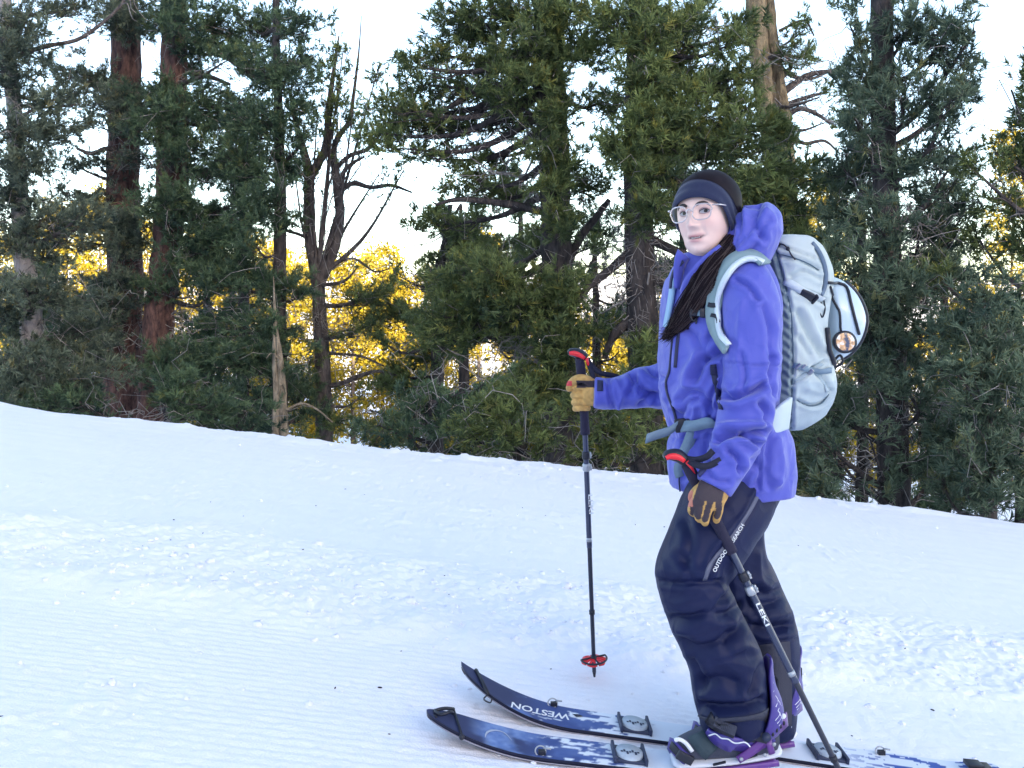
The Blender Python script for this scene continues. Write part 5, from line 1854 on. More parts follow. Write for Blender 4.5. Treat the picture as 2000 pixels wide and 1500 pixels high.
# maker's lettering on the shafts
for (ob, poly) in ((bpy.data.objects['upper_shaft'], [(1149, 966), (1151, 1004)]), (bpy.data.objects['upper_shaft.001'], [(1476, 1180), (1496, 1224)])):
    text_decal('lettering', 'LEKI', bvh_of(ob.data), poly, 12, WHITE, ob.parent, .0012)
# ------------------------------------------------------------------ skis
def ski_paint(S, V, seed, style):
    """printed top sheet: dark blue-grey tip, blue clouds, white forest fading to white"""
    p = np.stack([S * 3.2, V * 1.0], 1)
    n1 = fbm(np.stack([S, V], 1), 11, 4, seed)
    n2 = fbm(np.stack([S * 0.55, V * 1.9], 1), 38, 4, seed + 7)
    n3 = fbm(np.stack([S, V], 1), 60, 3, seed + 9)
    navy = np.array([0.040, 0.048, 0.120])
    blue = np.array([0.050, 0.115, 0.36])
    pale = np.array([0.28, 0.38, 0.62])
    white = np.array([0.78, 0.82, 0.90])
    c = np.tile(navy, (len(S), 1))
    m1 = (sstep(.50, .70, n1 + 0.10 * sstep(.10, .30, S)) * sstep(.10, .18, S))[:, None]
    c = c * (1 - m1) + (blue * (1 - n3[:, None]) + pale * n3[:, None]) * m1
    k0 = .30 if style else .22
    tree = sstep(-.04, .04, n2 - 0.78 + 0.62 * sstep(k0, .62, S) + 0.05 * (n3 - .5))[:, None] * sstep(k0 - .04, k0 + .03, S)[:, None]
    bl = sstep(k0 - .08, k0 + .05, S)[:, None]
    c = c * (1 - .75 * bl) + (np.array([0.060, 0.10, 0.30])) * .75 * bl
    c = c * (1 - tree) + white * tree
    fade = sstep(.50, .66, S)[:, None] * (1 - sstep(.95, 1.15, S))[:, None]
    fl = (n3[:, None] > .40)
    c = c * (1 - fade * np.where(fl, .95, .55)) + white * fade * np.where(fl, .95, .55)
    t = sstep(1.05, 1.25, S)[:, None]
    c = c * (1 - t) + (np.where(n2[:, None] > .50, white * .9, np.array([0.05, 0.10, 0.36]))) * t
    return c


TOPS = mat('ski_topsheet', (0.1, 0.1, 0.3), rough=0.5, spec=0.22, attr='tint')
EDGE = mat('ski_edge', (0.012, 0.013, 0.035), rough=0.4)
STEEL = mat('steel_edge', (0.35, 0.32, 0.36), rough=0.3, metal=0.8)
SKINM = mat('climbing_skin', (0.20, 0.09, 0.07), rough=0.9)
PUCKW = mat('puck_white', (0.46, 0.52, 0.60), rough=0.35, noise=0.2, nscale=120)
BLUEP = mat('puck_dark', (0.030, 0.038, 0.080), rough=0.45)


def make_ski(label, X0, Y0, dirY, L, w0, tip, tiplift, seed, style):
    """X0,Y0: tip; dirY: drift of Y per metre; tip: 0 = point in the middle, +1 = point on the far edge"""
    ns, nv = 420, 22
    s = np.linspace(0, L, ns) ** 1.0
    root = empty('ski', (X0 + .9, Y0 + .9 * dirY, gz_at(X0 + .9, Y0)))
    tag(root, label, 'ski', 'the pair of touring skis')
    half = w0 / 2 * (1.0 - 0.14 * np.exp(-((s - L * .5) / (L * .25)) ** 2))
    e = np.sqrt(np.clip(1 - (1 - np.clip(s / .26, 0, 1)) ** 2, 0, 1))
    e2 = np.sqrt(np.clip(1 - (1 - np.clip(s / .10, 0, 1)) ** 2, 0, 1)) if tip == 0 else 1
    tl = np.clip((L - s) / .05, 0, 1) ** .5
    mid = tip * half * 0.96
    up_ = np.where(tip > 0, np.maximum(mid, half * (0.94 + .06 * e)), half * e2 * np.clip(.25 + .75 * e, 0, 1)) * (0.55 + .45 * tl)
    lo_ = (mid + (-half - mid) * e) * (0.55 + .45 * tl)
    # ground under the ski; a ski bridges bumps: fit a smooth line
    xs = X0 + s * 0.9935
    yc = Y0 + s * dirY
    gl = ground_z(xs, yc) - 0.001
    lift = tiplift * np.clip(1 - s / .34, 0, 1) ** 1.9 + .020 * np.clip(1 - (L - s) / .14, 0, 1) ** 2
    zc = gl + lift
    v = np.linspace(0, 1, nv)
    Xg = np.repeat(xs[:, None], nv, 1)
    Yg = yc[:, None] + lo_[:, None] * (1 - v) + up_[:, None] * v
    slope = 0.0
    Zg = np.repeat(zc[:, None], nv, 1)
    T = .013
    top = np.stack([Xg, Yg, Zg + T], -1)
    g = Geo()
    g.grid(top, ns, nv)
    me = g.mesh('topsheet')
    cols = ski_paint(np.repeat(s, nv), (Yg - yc[:, None]).ravel(), seed, style)
    set_col(me, cols)
    ts_ = link('topsheet', me, TOPS, root)
    g = Geo()
    a = np.stack([xs, yc + lo_ - .001, zc + T - .0005], 1)
    b = np.stack([xs, yc + up_ + .001, zc + T - .0005], 1)
    c = np.stack([xs, yc + up_ + .001, zc + .002], 1)
    d_ = np.stack([xs, yc + lo_ - .001, zc + .002], 1)
    g.grid(np.stack([a, d_, c, b], 1), ns, 4)
    g.build('sidewall', EDGE, root)
    g = Geo()
    for q, sg in ((lo_ - .0015, -1), (up_ + .0015, 1)):
        g.tube(np.stack([xs, yc + q, zc + .0015], 1)[4:-4], .0020, 6)
    g.build('steel_edge', STEEL, root)
    g = Geo()
    g.grid(np.stack([np.stack([xs, yc + lo_ * .93, zc - .0015], 1), np.stack([xs, yc + up_ * .93, zc - .0015], 1)], 1), ns, 2)
    g.build('climbing_skin', SKINM, root)
    me_b = bvh_of(ts_.data)
    return root, me_b, (lambda S_, V_: np.array([np.interp(S_, s, xs), np.interp(S_, s, yc) + V_, np.interp(S_, s, zc) + T]))


def puck(root, at, S, w=.105, l=.088):
    g = Geo()
    c = at(S, 0)
    X_, Y_ = norm(at(S + .05, 0) - at(S - .05, 0)), np.array([0, 1.0, 0])
    Z_ = np.cross(X_, Y_) * (1 if np.cross(X_, Y_)[2] > 0 else -1)
    g.box(c + Z_ * .004, X_ * l * .47, Y_ * w * .42, Z_ * .004)
    for sg in (-1, 1):
        g.box(c + X_ * sg * l * .47 + Z_ * .009, X_ * .004, Y_ * w * .47, Z_ * .009)
    p = g.build('puck', BLUEP, root, smooth=False, bevel=.002)
    g = Geo()
    rim, flat = [], []
    for a in np.linspace(0, 2 * np.pi, 30, endpoint=False):
        rim.append(c + X_ * math.cos(a) * l * .44 + Y_ * math.sin(a) * w * .40 + Z_ * .008)
        flat.append(c + X_ * math.cos(a) * l * .41 + Y_ * math.sin(a) * w * .37 + Z_ * .016)
    g.add(rim + flat + [c + Z_ * .0165], [[i, (i + 1) % 30, 30 + (i + 1) % 30, 30 + i] for i in range(30)] + [[30 + i, 30 + (i + 1) % 30, 60] for i in range(30)])
    g.build('oval_disc', PUCKW, p)
    g = Geo()
    for k in range(7):
        o = c + Y_ * (-.010 + .006 * math.sin(k * 2.1)) + X_ * (-.022 + .0075 * k) + Z_ * .0175
        g.box(o, X_ * .0028, Y_ * (.003 + .002 * (k % 3)), Z_ * .0005)
    g.build('moulded_mark', BLUEP, p, smooth=False)['kind'] = 'stuff'


def clip(root, at, S, V):
    c = at(S, V) + np.array([0, 0, .006])
    g = Geo()
    g.box(c, np.array([.010, 0, 0]), np.array([0, .007, 0]), np.array([0, 0, .006]))
    k = g.build('clip', BLACKP, root, bevel=.001, smooth=False)
    g = Geo()
    an = np.linspace(0, 2 * np.pi, 18)
    g.tube(np.stack([c[0] - .004 + .014 * np.cos(an), c[1] - .002 + .010 * np.sin(an) * .4, c[2] + .004 + .012 * np.sin(an)], 1), .0022, 6, False)
    g.tube(np.array([c + [.004, -.002, .012], c + [.024, -.004, .010]]), .0025, 6)
    g.build('hook', GREYM, k)


LF = 1.56
XF = (897 - 1000) / F * 2.75 + .004
far_ski, FB, far_at = make_ski('ski further from the camera with white lettering and a fully visible tail', XF, 2.712, -.062, LF, .142, 1, .095, 11, 0)
puck(far_ski, far_at, (1237 - 1000) / F * 2.70 - XF + .003)
puck(far_ski, far_at, (1624 - 1000) / F * 2.63 - XF)
clip(far_ski, far_at, (1084 - 1000) / F * 2.72 - XF, .058)
clip(far_ski, far_at, (1742 - 1000) / F * 2.63 - XF, .050)
text_decal('lettering', 'WESTON', FB, [(1114, 1396), (1060, 1386), (1000, 1371)], 15, WHITE, far_ski, .0015)
g = Geo()
for pp in ([(1117, 1395), (1126, 1401), (1130, 1396)], [(1126, 1401), (1131, 1396), (1139, 1400)]):
    q = [hit(FB, *w) for w in pp]
    if all(q):
        g.add([w[0] + np.array([0, -.001, .002]) for w in q], [[0, 1, 2]])
if g.n:
    g.build('peak_mark', EDGE, far_ski, smooth=False)
# tip strap of the far ski
g = Geo()
a_, b_ = far_at(.045, .060), far_at(.085, -.050)
g.tube(np.array([a_ + [0, .004, .004], (a_ + b_) / 2 + [0, 0, .007], b_ + [0, -.004, .004]]), .0055, 8)
g.tube(catmull(np.array([b_ + [0, -.006, .004], b_ + [-.012, -.010, -.008], b_ + [0.006, -.010, -.018], b_ + [.012, -.004, -.006]]), 12), .0022, 6)
g.build('tip_strap', BLACKP, far_ski)
# tail strap and its raised tab
g = Geo()
e_ = far_at(LF - .055, 0)
g.box(e_ + [0, 0, .008], np.array([.030, 0, -.003]), np.array([0, .045, 0]), np.array([0, 0, .007]))
g.box(e_ + [-.02, 0.02, .018], np.array([.022, 0, -.002]), np.array([0, .020, 0]), np.array([0, 0, .006]))
g.tube(catmull(np.array([e_ + [.02, .01, .010], e_ + [.060, .0, -.004], e_ + [.085, -.01, .006], e_ + [.132, -.012, .032]]), 14), .010, 8, True, 0, .005)
g.build('tail_strap', BLACKP, far_ski, bevel=.002)

XN = (833 - 1000) / F * 2.50
near_ski, NB, near_at = make_ski('ski nearest the camera with crescent print, running out of the frame', XN, 2.502, -.012, LF, .138, 0, .062, 29, 1)
puck(near_ski, near_at, (1231 - 1000) / F * 2.49 - XN)
clip(near_ski, near_at, (1060 - 1000) / F * 2.45 - XN, -.048)
g = Geo()
ribbon(g, NB, [(947, 1441), (950, 1432), (960, 1427), (975, 1428), (988, 1434), (999, 1447)], [.001, .006, .008, .005, .003, .001], .0012, .0008, 30)
g.build('crescent_print', mat('crescent', (0.42, 0.46, 0.58), rough=.5), near_ski)
g = Geo()
a_, b_ = near_at(.070, .058), near_at(.100, -.062)
g.tube(np.array([a_ + [0, .004, .004], (a_ + b_) / 2 + [0, 0, .006], b_ + [0, -.004, .003]]), .0032, 8)
g.ball(b_ + [0, -.004, -.002], [.008, .008, .008], 8, 10)
c_ = near_at(.035, .0)
g.tube(catmull(np.array([a_ + [0, 0, .006], c_ + [.012, .02, .010], c_ + [-.012, .004, .010], c_ + [.006, -.018, .010], c_ + [.030, -.006, .012], a_ + [0, -.03, .008]]), 22), .0048, 8)
g.tube(catmull(np.array([c_ + [-.012, .02, .006], c_ + [-.024, 0.004, .004], c_ + [-.006, -.022, .004]]), 10), .004, 8)
g.build('tip_strap', BLACKP, near_ski)

# ------------------------------------------------------------------ boots and bindings
BOOT = mat('boot_leather', (0.055, 0.060, 0.090), rough=0.6, noise=0.15, nscale=40, bump=0.2, bscale=250)
BOOTG = mat('boot_toe_panel', (0.050, 0.075, 0.090), rough=0.7, bump=0.3, bscale=400)
SOLE = mat('boot_sole', (0.74, 0.74, 0.80), rough=0.6, noise=0.08, nscale=50)
PURP = mat('purple_binding', (0.060, 0.036, 0.25), rough=0.35, spec=0.5, coat=0.2)
MAG = mat('magenta_binding', (0.14, 0.040, 0.25), rough=0.32, spec=0.5, coat=0.3)
YN = 2.478


def foot(parent_ski, shift, lean, far):
    """boot in its binding; shift moves the near foot's set to the far foot"""
    sh = np.array(shift)
    Q = lambda px_, py_, dy=0.0: P(px_, py_, YN + dy) + sh
    # boot
    g = Geo()

    def bt(secs, up):
        c = np.array([Q(s_[0], s_[1]) for s_ in secs])
        cc = catmull(np.column_stack([c, [s_[2] / F * YN for s_ in secs], [s_[3] for s_ in secs]]), len(secs) * 5)
        g.tube(cc[:, :3], cc[:, 3], 24, True, 0, cc[:, 4], up)
    bt([(1312, 1464, 7, .026), (1322, 1462, 15, .036), (1345, 1457, 22, .045), (1378, 1450, 30, .047), (1412, 1444, 38, .045), (1450, 1440, 42, .045), (1490, 1438, 40, .044), (1516, 1440, 26, .036)], (0, 1, 0))
    bt([(1446, 1330, 50, .072), (1446, 1380, 50, .070), (1452, 1420, 50, .058), (1460, 1445, 46, .046)], (0, 1, 0))
    bm_ = remesh('boot', g, .0055, 4)
    boot = link('boot', bm_, BOOT, person)
    bb = bvh_of(bm_)
    g = Geo()
    so = catmull(np.array([Q(1312, 1481), Q(1335, 1482), Q(1380, 1479), Q(1440, 1473), Q(1490, 1465), Q(1522, 1458)]), 22)
    g.tube(so, np.interp(np.linspace(0, 1, 22), [0, .06, .5, .94, 1], [.030, .046, .050, .046, .030]), 16, True, 0, .0125, up=UP)
    g.build('boot_sole', SOLE, boot)
    # toe panel, lower strap patch
    if not far:
        g = Geo()
        ribbon(g, bb, [(1362, 1432), (1372, 1450), (1392, 1470)], .055, .0012, .002, 16)
        g.build('toe_panel', BOOTG, boot)
    # binding
    bd = Geo()
    br = catmull(np.array([Q(1332, 1500), Q(1380, 1494), Q(1440, 1486), Q(1510, 1476)]), 20)
    bd.tube(br, .045, 8, True, 0, .0045, up=UP, roll=.39)
    for sg in (-1, 1):
        bd.tube(br + np.array([0, sg * .052, .006]), .0055, 8, True, 0, .009, up=UP)
    bind = bd.build('binding', MAG, parent_ski)
    # rivets and cut-outs along the rail
    for (a, b) in ((1448, 1483), (1494, 1475), (1512, 1454)):
        g = Geo()
        g.ball(Q(a, b, -.062), [.0055, .003, .0055], 6, 10)
        g.build('bolt', GREYM, bind)
    for (a, b, w_) in ((1405, 1491, 12), (1470, 1477, 9)):
        g = Geo()
        g.box(Q(a, b, -.058), np.array([w_ / F * YN, 0, .004]), np.array([0, .003, 0]), np.array([0, 0, .0022]))
        g.build('rail_slot', BLACKP, bind, smooth=False)
    # heel hoop
    g = Geo()
    hp = []
    for (a, b, dy) in [(1442, 1484, -.056), (1466, 1468, -.060), (1490, 1450, -.062), (1512, 1428, -.058), (1530, 1410, -.030), (1536, 1404, 0), (1530, 1410, .030), (1512, 1428, .058), (1490, 1450, .062), (1442, 1484, .056)]:
        hp.append(Q(a, b, dy))
    hp = catmull(np.array(hp), 50)
    T = norm(np.gradient(hp, axis=0))
    cen_ = Q(1455, 1450)
    O = norm((hp - cen_) * np.array([1, 1, 0]))
    S_ = norm(np.cross(O, T))
    band(g, hp, S_, O, np.interp(np.linspace(0, 1, 50), [0, .25, .5, .75, 1], [.018, .028, .036, .028, .018]), .006)
    g.tube(np.array([Q(1500, 1446, -.060), Q(1508, 1472, -.058)]), .009, 8, True, 0, .004, up=(0, 1, 0))
    hoop = g.build('heel_hoop', MAG, bind)
    g = Geo()
    for k in range(5):
        i = 13 + k * 2
        o = hp[i] + O[i] * .0032
        g.ball(o, [.0045, .0045, .0065], 6, 8)
    g.build('hoop_holes', BLACKP, bind)['kind'] = 'stuff'
    # highback shell behind the calf
    rows = []
    prof = [(1282, 1503, 20, .060), (1290, 1506, 32, .066), (1308, 1507, 40, .072), (1335, 1512, 46, .078), (1364, 1523, 60, .084), (1392, 1527, 72, .082), (1412, 1524, 78, .078), (1424, 1518, 70, .074)]
    pc = catmull(np.array(prof, float), 26)
    for (row, xr, an, rad) in pc:
        xr = xr + lean * (1424 - row) / 142
        aa = np.radians(np.linspace(-an, an, 21))
        c = Q(xr, row) - np.array([rad, 0, 0])
        rows.append([c + np.array([rad * math.cos(q), rad * .9 * math.sin(q), 0.0]) for q in aa])
    rows = np.array(rows)
    g = Geo()
    g.grid(rows, 26, 21)
    hbk = g.build('highback', PURP, bind)
    m_ = hbk.modifiers.new('thick', 'SOLIDIFY')
    m_.thickness = .007
    m_.offset = 0
    # white squiggle print and rivets on the highback
    g = Geo()
    for k in range(9):
        i = 9 + k
        j = 3 + (k % 3)
        o = norm(rows[i, j] - rows[i, 10] + np.array([.05, 0, 0])) * 0 + np.array([-.0, -.0045, 0])
        p0, p1, p2 = rows[i, j] + o, rows[i + 1, j + 1] + o, rows[min(i + 2, 25), j - 1] + o
        g.tube(catmull(np.array([p0, p1, p2]), 8), .0013, 5)
        if k % 2:
            g.tube(np.array([rows[i, j] + o, rows[i, j + 3] + o]), .0011, 5)
    g.build('white_print', WHITE, hbk)
    g = Geo()
    g.ball(rows[17, 6] + np.array([.002, -.005, 0]), [.0075, .004, .0075], 8, 12)
    g.build('rivet', WHITE, hbk)
    g = Geo()
    g.box(rows[12, 14] + np.array([.012, 0, 0]), np.array([.004, 0, 0]), np.array([0, .018, 0]), np.array([0, 0, .020]))
    g.build('lean_adjuster', BLACKP, hbk, bevel=.002)
    # ankle strap: padded purple shield, dark ladder and buckle
    B_ = [bb] if far else [bb, TB]

    def rib(poly, *a_, **k_):
        gg_ = Geo()
        if far:
            ribbon(gg_, NEARB, poly, *a_, **k_)
            gg_.co = [c_ + FSHIFT for c_ in gg_.co]
        else:
            ribbon(gg_, B_, poly, *a_, **k_)
        return gg_
    rib([(1384, 1424), (1398, 1438), (1420, 1448), (1452, 1452), (1488, 1448), (1508, 1438)], [.020, .040, .048, .044, .030, .022], .006, .007, 30).build('ankle_strap', PURP, bind)
    rib([(1390, 1432), (1402, 1428), (1412, 1436), (1424, 1438), (1436, 1446), (1452, 1444), (1462, 1450)], .0035, .0125, .0015, 40, smooth_n=1).build('strap_print', WHITE, bind)
    rib([(1389, 1402), (1404, 1412), (1424, 1421), (1436, 1426)], .030, .014, .005, 20).build('ladder', BLACKP, bind)
    gl_ = Geo()
    src = Geo()
    pts = ribbon(src, NEARB if far else B_, [(1389, 1402), (1404, 1412), (1424, 1421), (1436, 1426)], .03, .014, .005, 20)
    for k in range(2, 18):
        q = pts[k] + (FSHIFT if far else 0) + np.array([0, -.018, .004])
        gl_.box(q, np.array([.0014, 0, -.0004]), np.array([0, .002, 0]), np.array([.003, 0, .012]))
    gl_.build('ladder_teeth', GREYD, bind, smooth=False)['kind'] = 'stuff'
    gb = Geo()
    for (a, b, w_, h_) in ((1440, 1430, 13, 9), (1462, 1437, 13, 8), (1484, 1438, 14, 9)):
        gb.box(Q(a, b, -.068), np.array([w_ / F * YN, 0, -w_ / F * YN * .3]), np.array([0, .009, 0]), np.array([.003, 0, h_ / F * YN]))
    bk = gb.build('buckle', BLACKP, bind, bevel=.003)
    gb = Geo()
    gb.tube(np.array([Q(1497, 1440, -.084), Q(1497, 1440, -.070)]), .012, 16)
    gb.build('pivot_disc', BLUEP, bk)
    gb = Geo()
    gb.tube(catmull(np.array([Q(1430, 1424, -.080), Q(1450, 1426, -.084), Q(1474, 1432, -.082)]), 10), .0020, 6)
    gb.build('buckle_edge', GREYM, bk)
    # toe strap
    tsx = []
    for a in np.linspace(-100, 100, 22):
        r_ = R(a)
        tsx.append(Q(1330 - 22 * math.cos(r_) + 10 * (a < 0) * abs(math.sin(r_)), 1466 - 14 * math.cos(r_) + 16 * abs(math.sin(r_)) ** 2, math.sin(r_) * .054))
    tsx = np.array(tsx)
    for i in range(22):
        pass
    O = norm(tsx - Q(1352, 1468))
    T = norm(np.gradient(tsx, axis=0))
    g = Geo()
    band(g, tsx, norm(np.cross(O, T)), O, .030, .009)
    g.build('toe_strap', PURP, bind)
    g = Geo()
    band(g, tsx[:9] + O[:9] * .007, norm(np.cross(O, T))[:9], O[:9], .020, .006)
    g.box(Q(1338, 1480, -.066), np.array([.020, 0, -.010]), np.array([0, .006, 0]), np.array([.006, 0, .010]))
    g.build('toe_buckle', BLACKP, bind, bevel=.002)
    g = Geo()
    g.tube(catmull(np.array([Q(1318, 1446, -.046), Q(1327, 1444, -.050), Q(1340, 1452, -.052), Q(1352, 1468, -.056)]), 12), .006, 8, True, 0, .004, up=(0, 1, 0))
    g.build('strap_print', WHITE, bind)
    # toe bracket on the ski
    g = Geo()
    x_, y_ = Q(1345, 1500)[0], Q(1345, 1500)[1]
    z_ = gz_at(x_, y_) + .02
    zt_ = Q(1345, 1500)[2]
    g.box((x_, y_, (z_ + zt_) / 2), (.018, 0, 0), (0, .042, 0), (0, 0, max(.004, (zt_ - z_) / 2 + .003)))
    g.build('toe_bracket', GREYM, bind, bevel=.003)
    return boot, bb


GREYD = mat('dark_grey_plastic', (0.045, 0.048, 0.075), rough=0.5)
bootn, NBB = foot(near_ski, (0, 0, 0), 0, False)
NEARB = [NBB, TB]
FSHIFT = P(1467, 1414, 2.690) - P(1430, 1447, YN)
foot(far_ski, tuple(FSHIFT), 30, True)
# ------------------------------------------------------------------ backpack
PF = np.array([-math.cos(R(22)), -math.sin(R(22)), 0])
PL = np.array([math.sin(R(22)), -math.cos(R(22)), 0])
PACKC = mat('pack_fabric', (0.5, 0.6, 0.65), rough=0.62, spec=0.3, attr='tint', noise=0.07, nscale=25, bump=0.15, bscale=500)
MESHC = mat('strap_mesh', (0.27, 0.36, 0.38), rough=0.75, bump=0.4, bscale=700)
PIPE = mat('pale_piping', (0.66, 0.72, 0.76), rough=0.6)
SEAM = mat('dark_seam', (0.10, 0.15, 0.20), rough=0.7)
PALE = mat('pale_webbing', (0.60, 0.66, 0.70), rough=0.7, bump=0.3, bscale=700)
pack = empty('backpack', tuple(P(1545, 838, 2.70)))
tag(pack, 'pale grey blue touring backpack worn on the back', 'backpack')
rowsP = [(463, 1545, .030, .085), (467, 1574, .055, .105), (480, 1592, .076, .120), (500, 1606, .090, .128), (530, 1617, .098, .132), (560, 1617, .099, .132), (600, 1610, .094, .132), (650, 1608, .092, .130), (700, 1616, .096, .130), (745, 1626, .104, .128),
         (775, 1623, .102, .122), (800, 1608, .088, .115), (820, 1582, .064, .105), (834, 1556, .040, .085)]
rp = catmull(np.array(rowsP, float), 60)
g = Geo()
sd = 44
th = np.linspace(0, 2 * np.pi, sd, endpoint=False)
rings = []
YP = 2.715
for (row, xr, dd, ww) in rp:
    cx = xr - (dd * .927 + ww * .375 * .72) / YP * F
    c = P(cx, row, YP)
    e_ = 2 / 3.4
    u = np.sign(np.cos(th)) * np.abs(np.cos(th)) ** e_ * dd
    v = np.sign(np.sin(th)) * np.abs(np.sin(th)) ** e_ * ww
    rings.append(c - PF * u[:, None] + PL * v[:, None])
rings = np.array(rings)
g.grid(rings, len(rp), sd, closed_v=True)
g.fa.append(list(range(sd))); g.mi.append(0)
g.fa.append([(len(rp) - 1) * sd + j for j in range(sd)][::-1]); g.mi.append(0)
pme = remesh('pack_body', g, .0055, 4)
seam = [(1512, 470), (1520, 507), (1531, 552), (1545, 608), (1549, 692), (1548, 748), (1545, 836)]
PK = [(-.006, 4, seam), (-.006, 5, [(1520, 500), (1560, 508), (1598, 528)]), (-.005, 4, [(1512, 478), (1550, 490), (1590, 505)]), (-.008, 8, [(1556, 610), (1576, 650), (1602, 690)]), (.006, 9, [(1570, 600), (1590, 640), (1604, 676)]), (-.006, 7, [(1560, 660), (1580, 690)]),
      (-.008, 5, [(1548, 748), (1575, 728), (1608, 706)]), (-.007, 4, [(1556, 782), (1580, 792), (1606, 786), (1622, 764)]), (-.006, 6, [(1560, 570), (1590, 580), (1610, 590)]), (-.007, 6, [(1586, 720), (1606, 740), (1618, 760)]), (.006, 8, [(1580, 760), (1600, 766)]),
      (-.005, 5, [(1545, 540), (1570, 530), (1600, 545)]), (-.006, 4, [(1594, 486), (1609, 530), (1607, 570)])]
for k in range(12):
    yy = 545 + k * 20
    PK.append((-.004, 4, [(1508 + k * 1.5, yy), (1528 + k * 1.2, yy + 10), (1538 + k, yy + 22)]))
sculpt(pme, [(q[0] * 1.4, q[1] * .9, q[2]) for q in PK], .0055, 15, 31)
co = get_co(pme)
px = project(co)
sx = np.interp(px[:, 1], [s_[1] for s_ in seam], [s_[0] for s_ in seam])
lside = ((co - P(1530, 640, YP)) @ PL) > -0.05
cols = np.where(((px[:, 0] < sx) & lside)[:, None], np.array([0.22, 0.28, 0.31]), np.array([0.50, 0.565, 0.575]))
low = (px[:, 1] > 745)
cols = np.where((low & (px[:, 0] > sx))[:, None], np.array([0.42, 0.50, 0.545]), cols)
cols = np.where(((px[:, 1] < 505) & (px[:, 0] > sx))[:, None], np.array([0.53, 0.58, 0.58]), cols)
pack_w = 1 - .10 * fbm(co, 22, 3, 77)[:, None]
set_col(pme, cols * pack_w)
link('pack_body', pme, PACKC, pack)
PB_ = bvh_of(pme)
# seams and zip
g = Geo()
ribbon(g, PB_, seam, .0035, .0015, .003, 50)
ribbon(g, PB_, [(1516, 494), (1550, 503), (1580, 515), (1600, 528)], .003, .001, .002, 30)
ribbon(g, PB_, [(1556, 782), (1580, 793), (1604, 788), (1618, 770)], .004, .001, .002, 30)
g.build('seam', SEAM, pack)
g = Geo()
ribbon(g, PB_, [(1586, 474), (1602, 496), (1612, 526), (1612, 556), (1604, 576)], .012, .002, .004, 30)
g.build('zip', mat('pack_zip', (0.13, 0.18, 0.26), rough=.6, bump=.3, bscale=700), pack)
g = Geo()
ribbon(g, PB_, [(1548, 748), (1572, 730), (1604, 710)], .018, .003, .003, 20)
ribbon(g, PB_, [(1584, 722), (1602, 740), (1616, 766)], .016, .003, .003, 20)
g.build('pocket_tape', mat('pocket_tape', (0.36, 0.44, 0.50), rough=.7), pack)
# upper compression strap with its buckle and loop
g = Geo()
ribbon(g, PB_, [(1535, 549), (1550, 558), (1566, 566), (1586, 574), (1606, 584)], .022, .005, .003, 20)
us = g.build('compression_strap', PALE, pack)
g = Geo()
h = hit(PB_, 1573, 571)
T_ = norm(P(1606, 584, YP) - P(1535, 549, YP))
N_ = h[1]
S_ = norm(np.cross(N_, T_))
g.box(h[0] + N_ * .010, T_ * .020, S_ * .015, N_ * .005)
g.box(h[0] + N_ * .010 + T_ * .026, T_ * .004, S_ * .017, N_ * .006)
g.build('buckle', BLACKP, us, bevel=.003)
g = Geo()
h = hit(PB_, 1603, 588)
c = h[0] + h[1] * .006
g.tube(catmull(np.array([c, c + [-.006, -.002, -.022], c + [.002, -.003, -.042], c + [.010, -.002, -.022], c + [.008, 0, .006]]), 20), .0022, 6)
g.build('cord_loop', BLACKP, us)
g = Geo()
ribbon(g, PB_, [(1553, 712), (1566, 718), (1580, 722), (1600, 723), (1620, 723)], .016, .007, .003, 20)
ls = g.build('compression_strap', STRAP, pack)
g = Geo()
for (a, b) in ((1556, 714), (1568, 719), (1578, 722)):
    h = hit(PB_, a, b)
    g.box(h[0] + h[1] * .010, T_ * .004, S_ * .014, h[1] * .004)
g.build('buckle', GREYM, ls, bevel=.002)
# top cord
g = Geo()
pts = []
for (a, b) in [(1503, 498), (1512, 486), (1522, 476), (1532, 478), (1540, 484), (1546, 496), (1552, 510)]:
    h = hit(PB_, a, b)
    if h:
        pts.append(h[0] + h[1] * .005)
g.tube(catmull(np.array(pts), 24), .0022, 6)
g.ball(pts[2], [.007, .006, .007], 6, 8)
g.ball(pts[4], [.006, .006, .007], 6, 8)
g.build('top_cord', BLACKP, pack)
# shoulder straps
g = Geo()
SB = [JB, PB_]
sp = [(1490, 520), (1476, 508), (1456, 504), (1434, 514), (1416, 534), (1405, 562), (1398, 590), (1395, 614), (1401, 642), (1412, 664), (1424, 684)]
ribbon(g, SB, sp, [.048, .050, .050, .048, .046, .044, .042, .040, .036, .032, .024], .010, .010, 60, smooth_n=6)
ss_ = g.build('shoulder_strap', MESHC, pack)
ss_['label'] = 'near shoulder strap with pale edge'
g = Geo()
ribbon(g, SB, [(1486, 520), (1476, 515), (1460, 513), (1442, 523), (1427, 542), (1416, 566), (1410, 592), (1408, 614), (1412, 638), (1419, 658), (1427, 676)], .014, .014, .010, 60, smooth_n=6)
g.build('strap_edge', PIPE, ss_)
g = Geo()
ribbon(g, SB, [(1388, 596), (1396, 598), (1406, 596)], .012, .017, .003, 10)
ribbon(g, SB, [(1393, 616), (1404, 622), (1408, 632)], .010, .017, .003, 10)
g.build('ladder_lock', BLACKP, ss_)
g = Geo()
ribbon(g, SB, [(1320, 545), (1316, 575), (1310, 610), (1304, 640)], .026, .007, .006, 20)
fs_ = g.build('shoulder_strap', mat('strap_blue', (0.30, 0.45, 0.62), rough=.7), pack)
fs_['label'] = 'far shoulder strap at the jacket front'
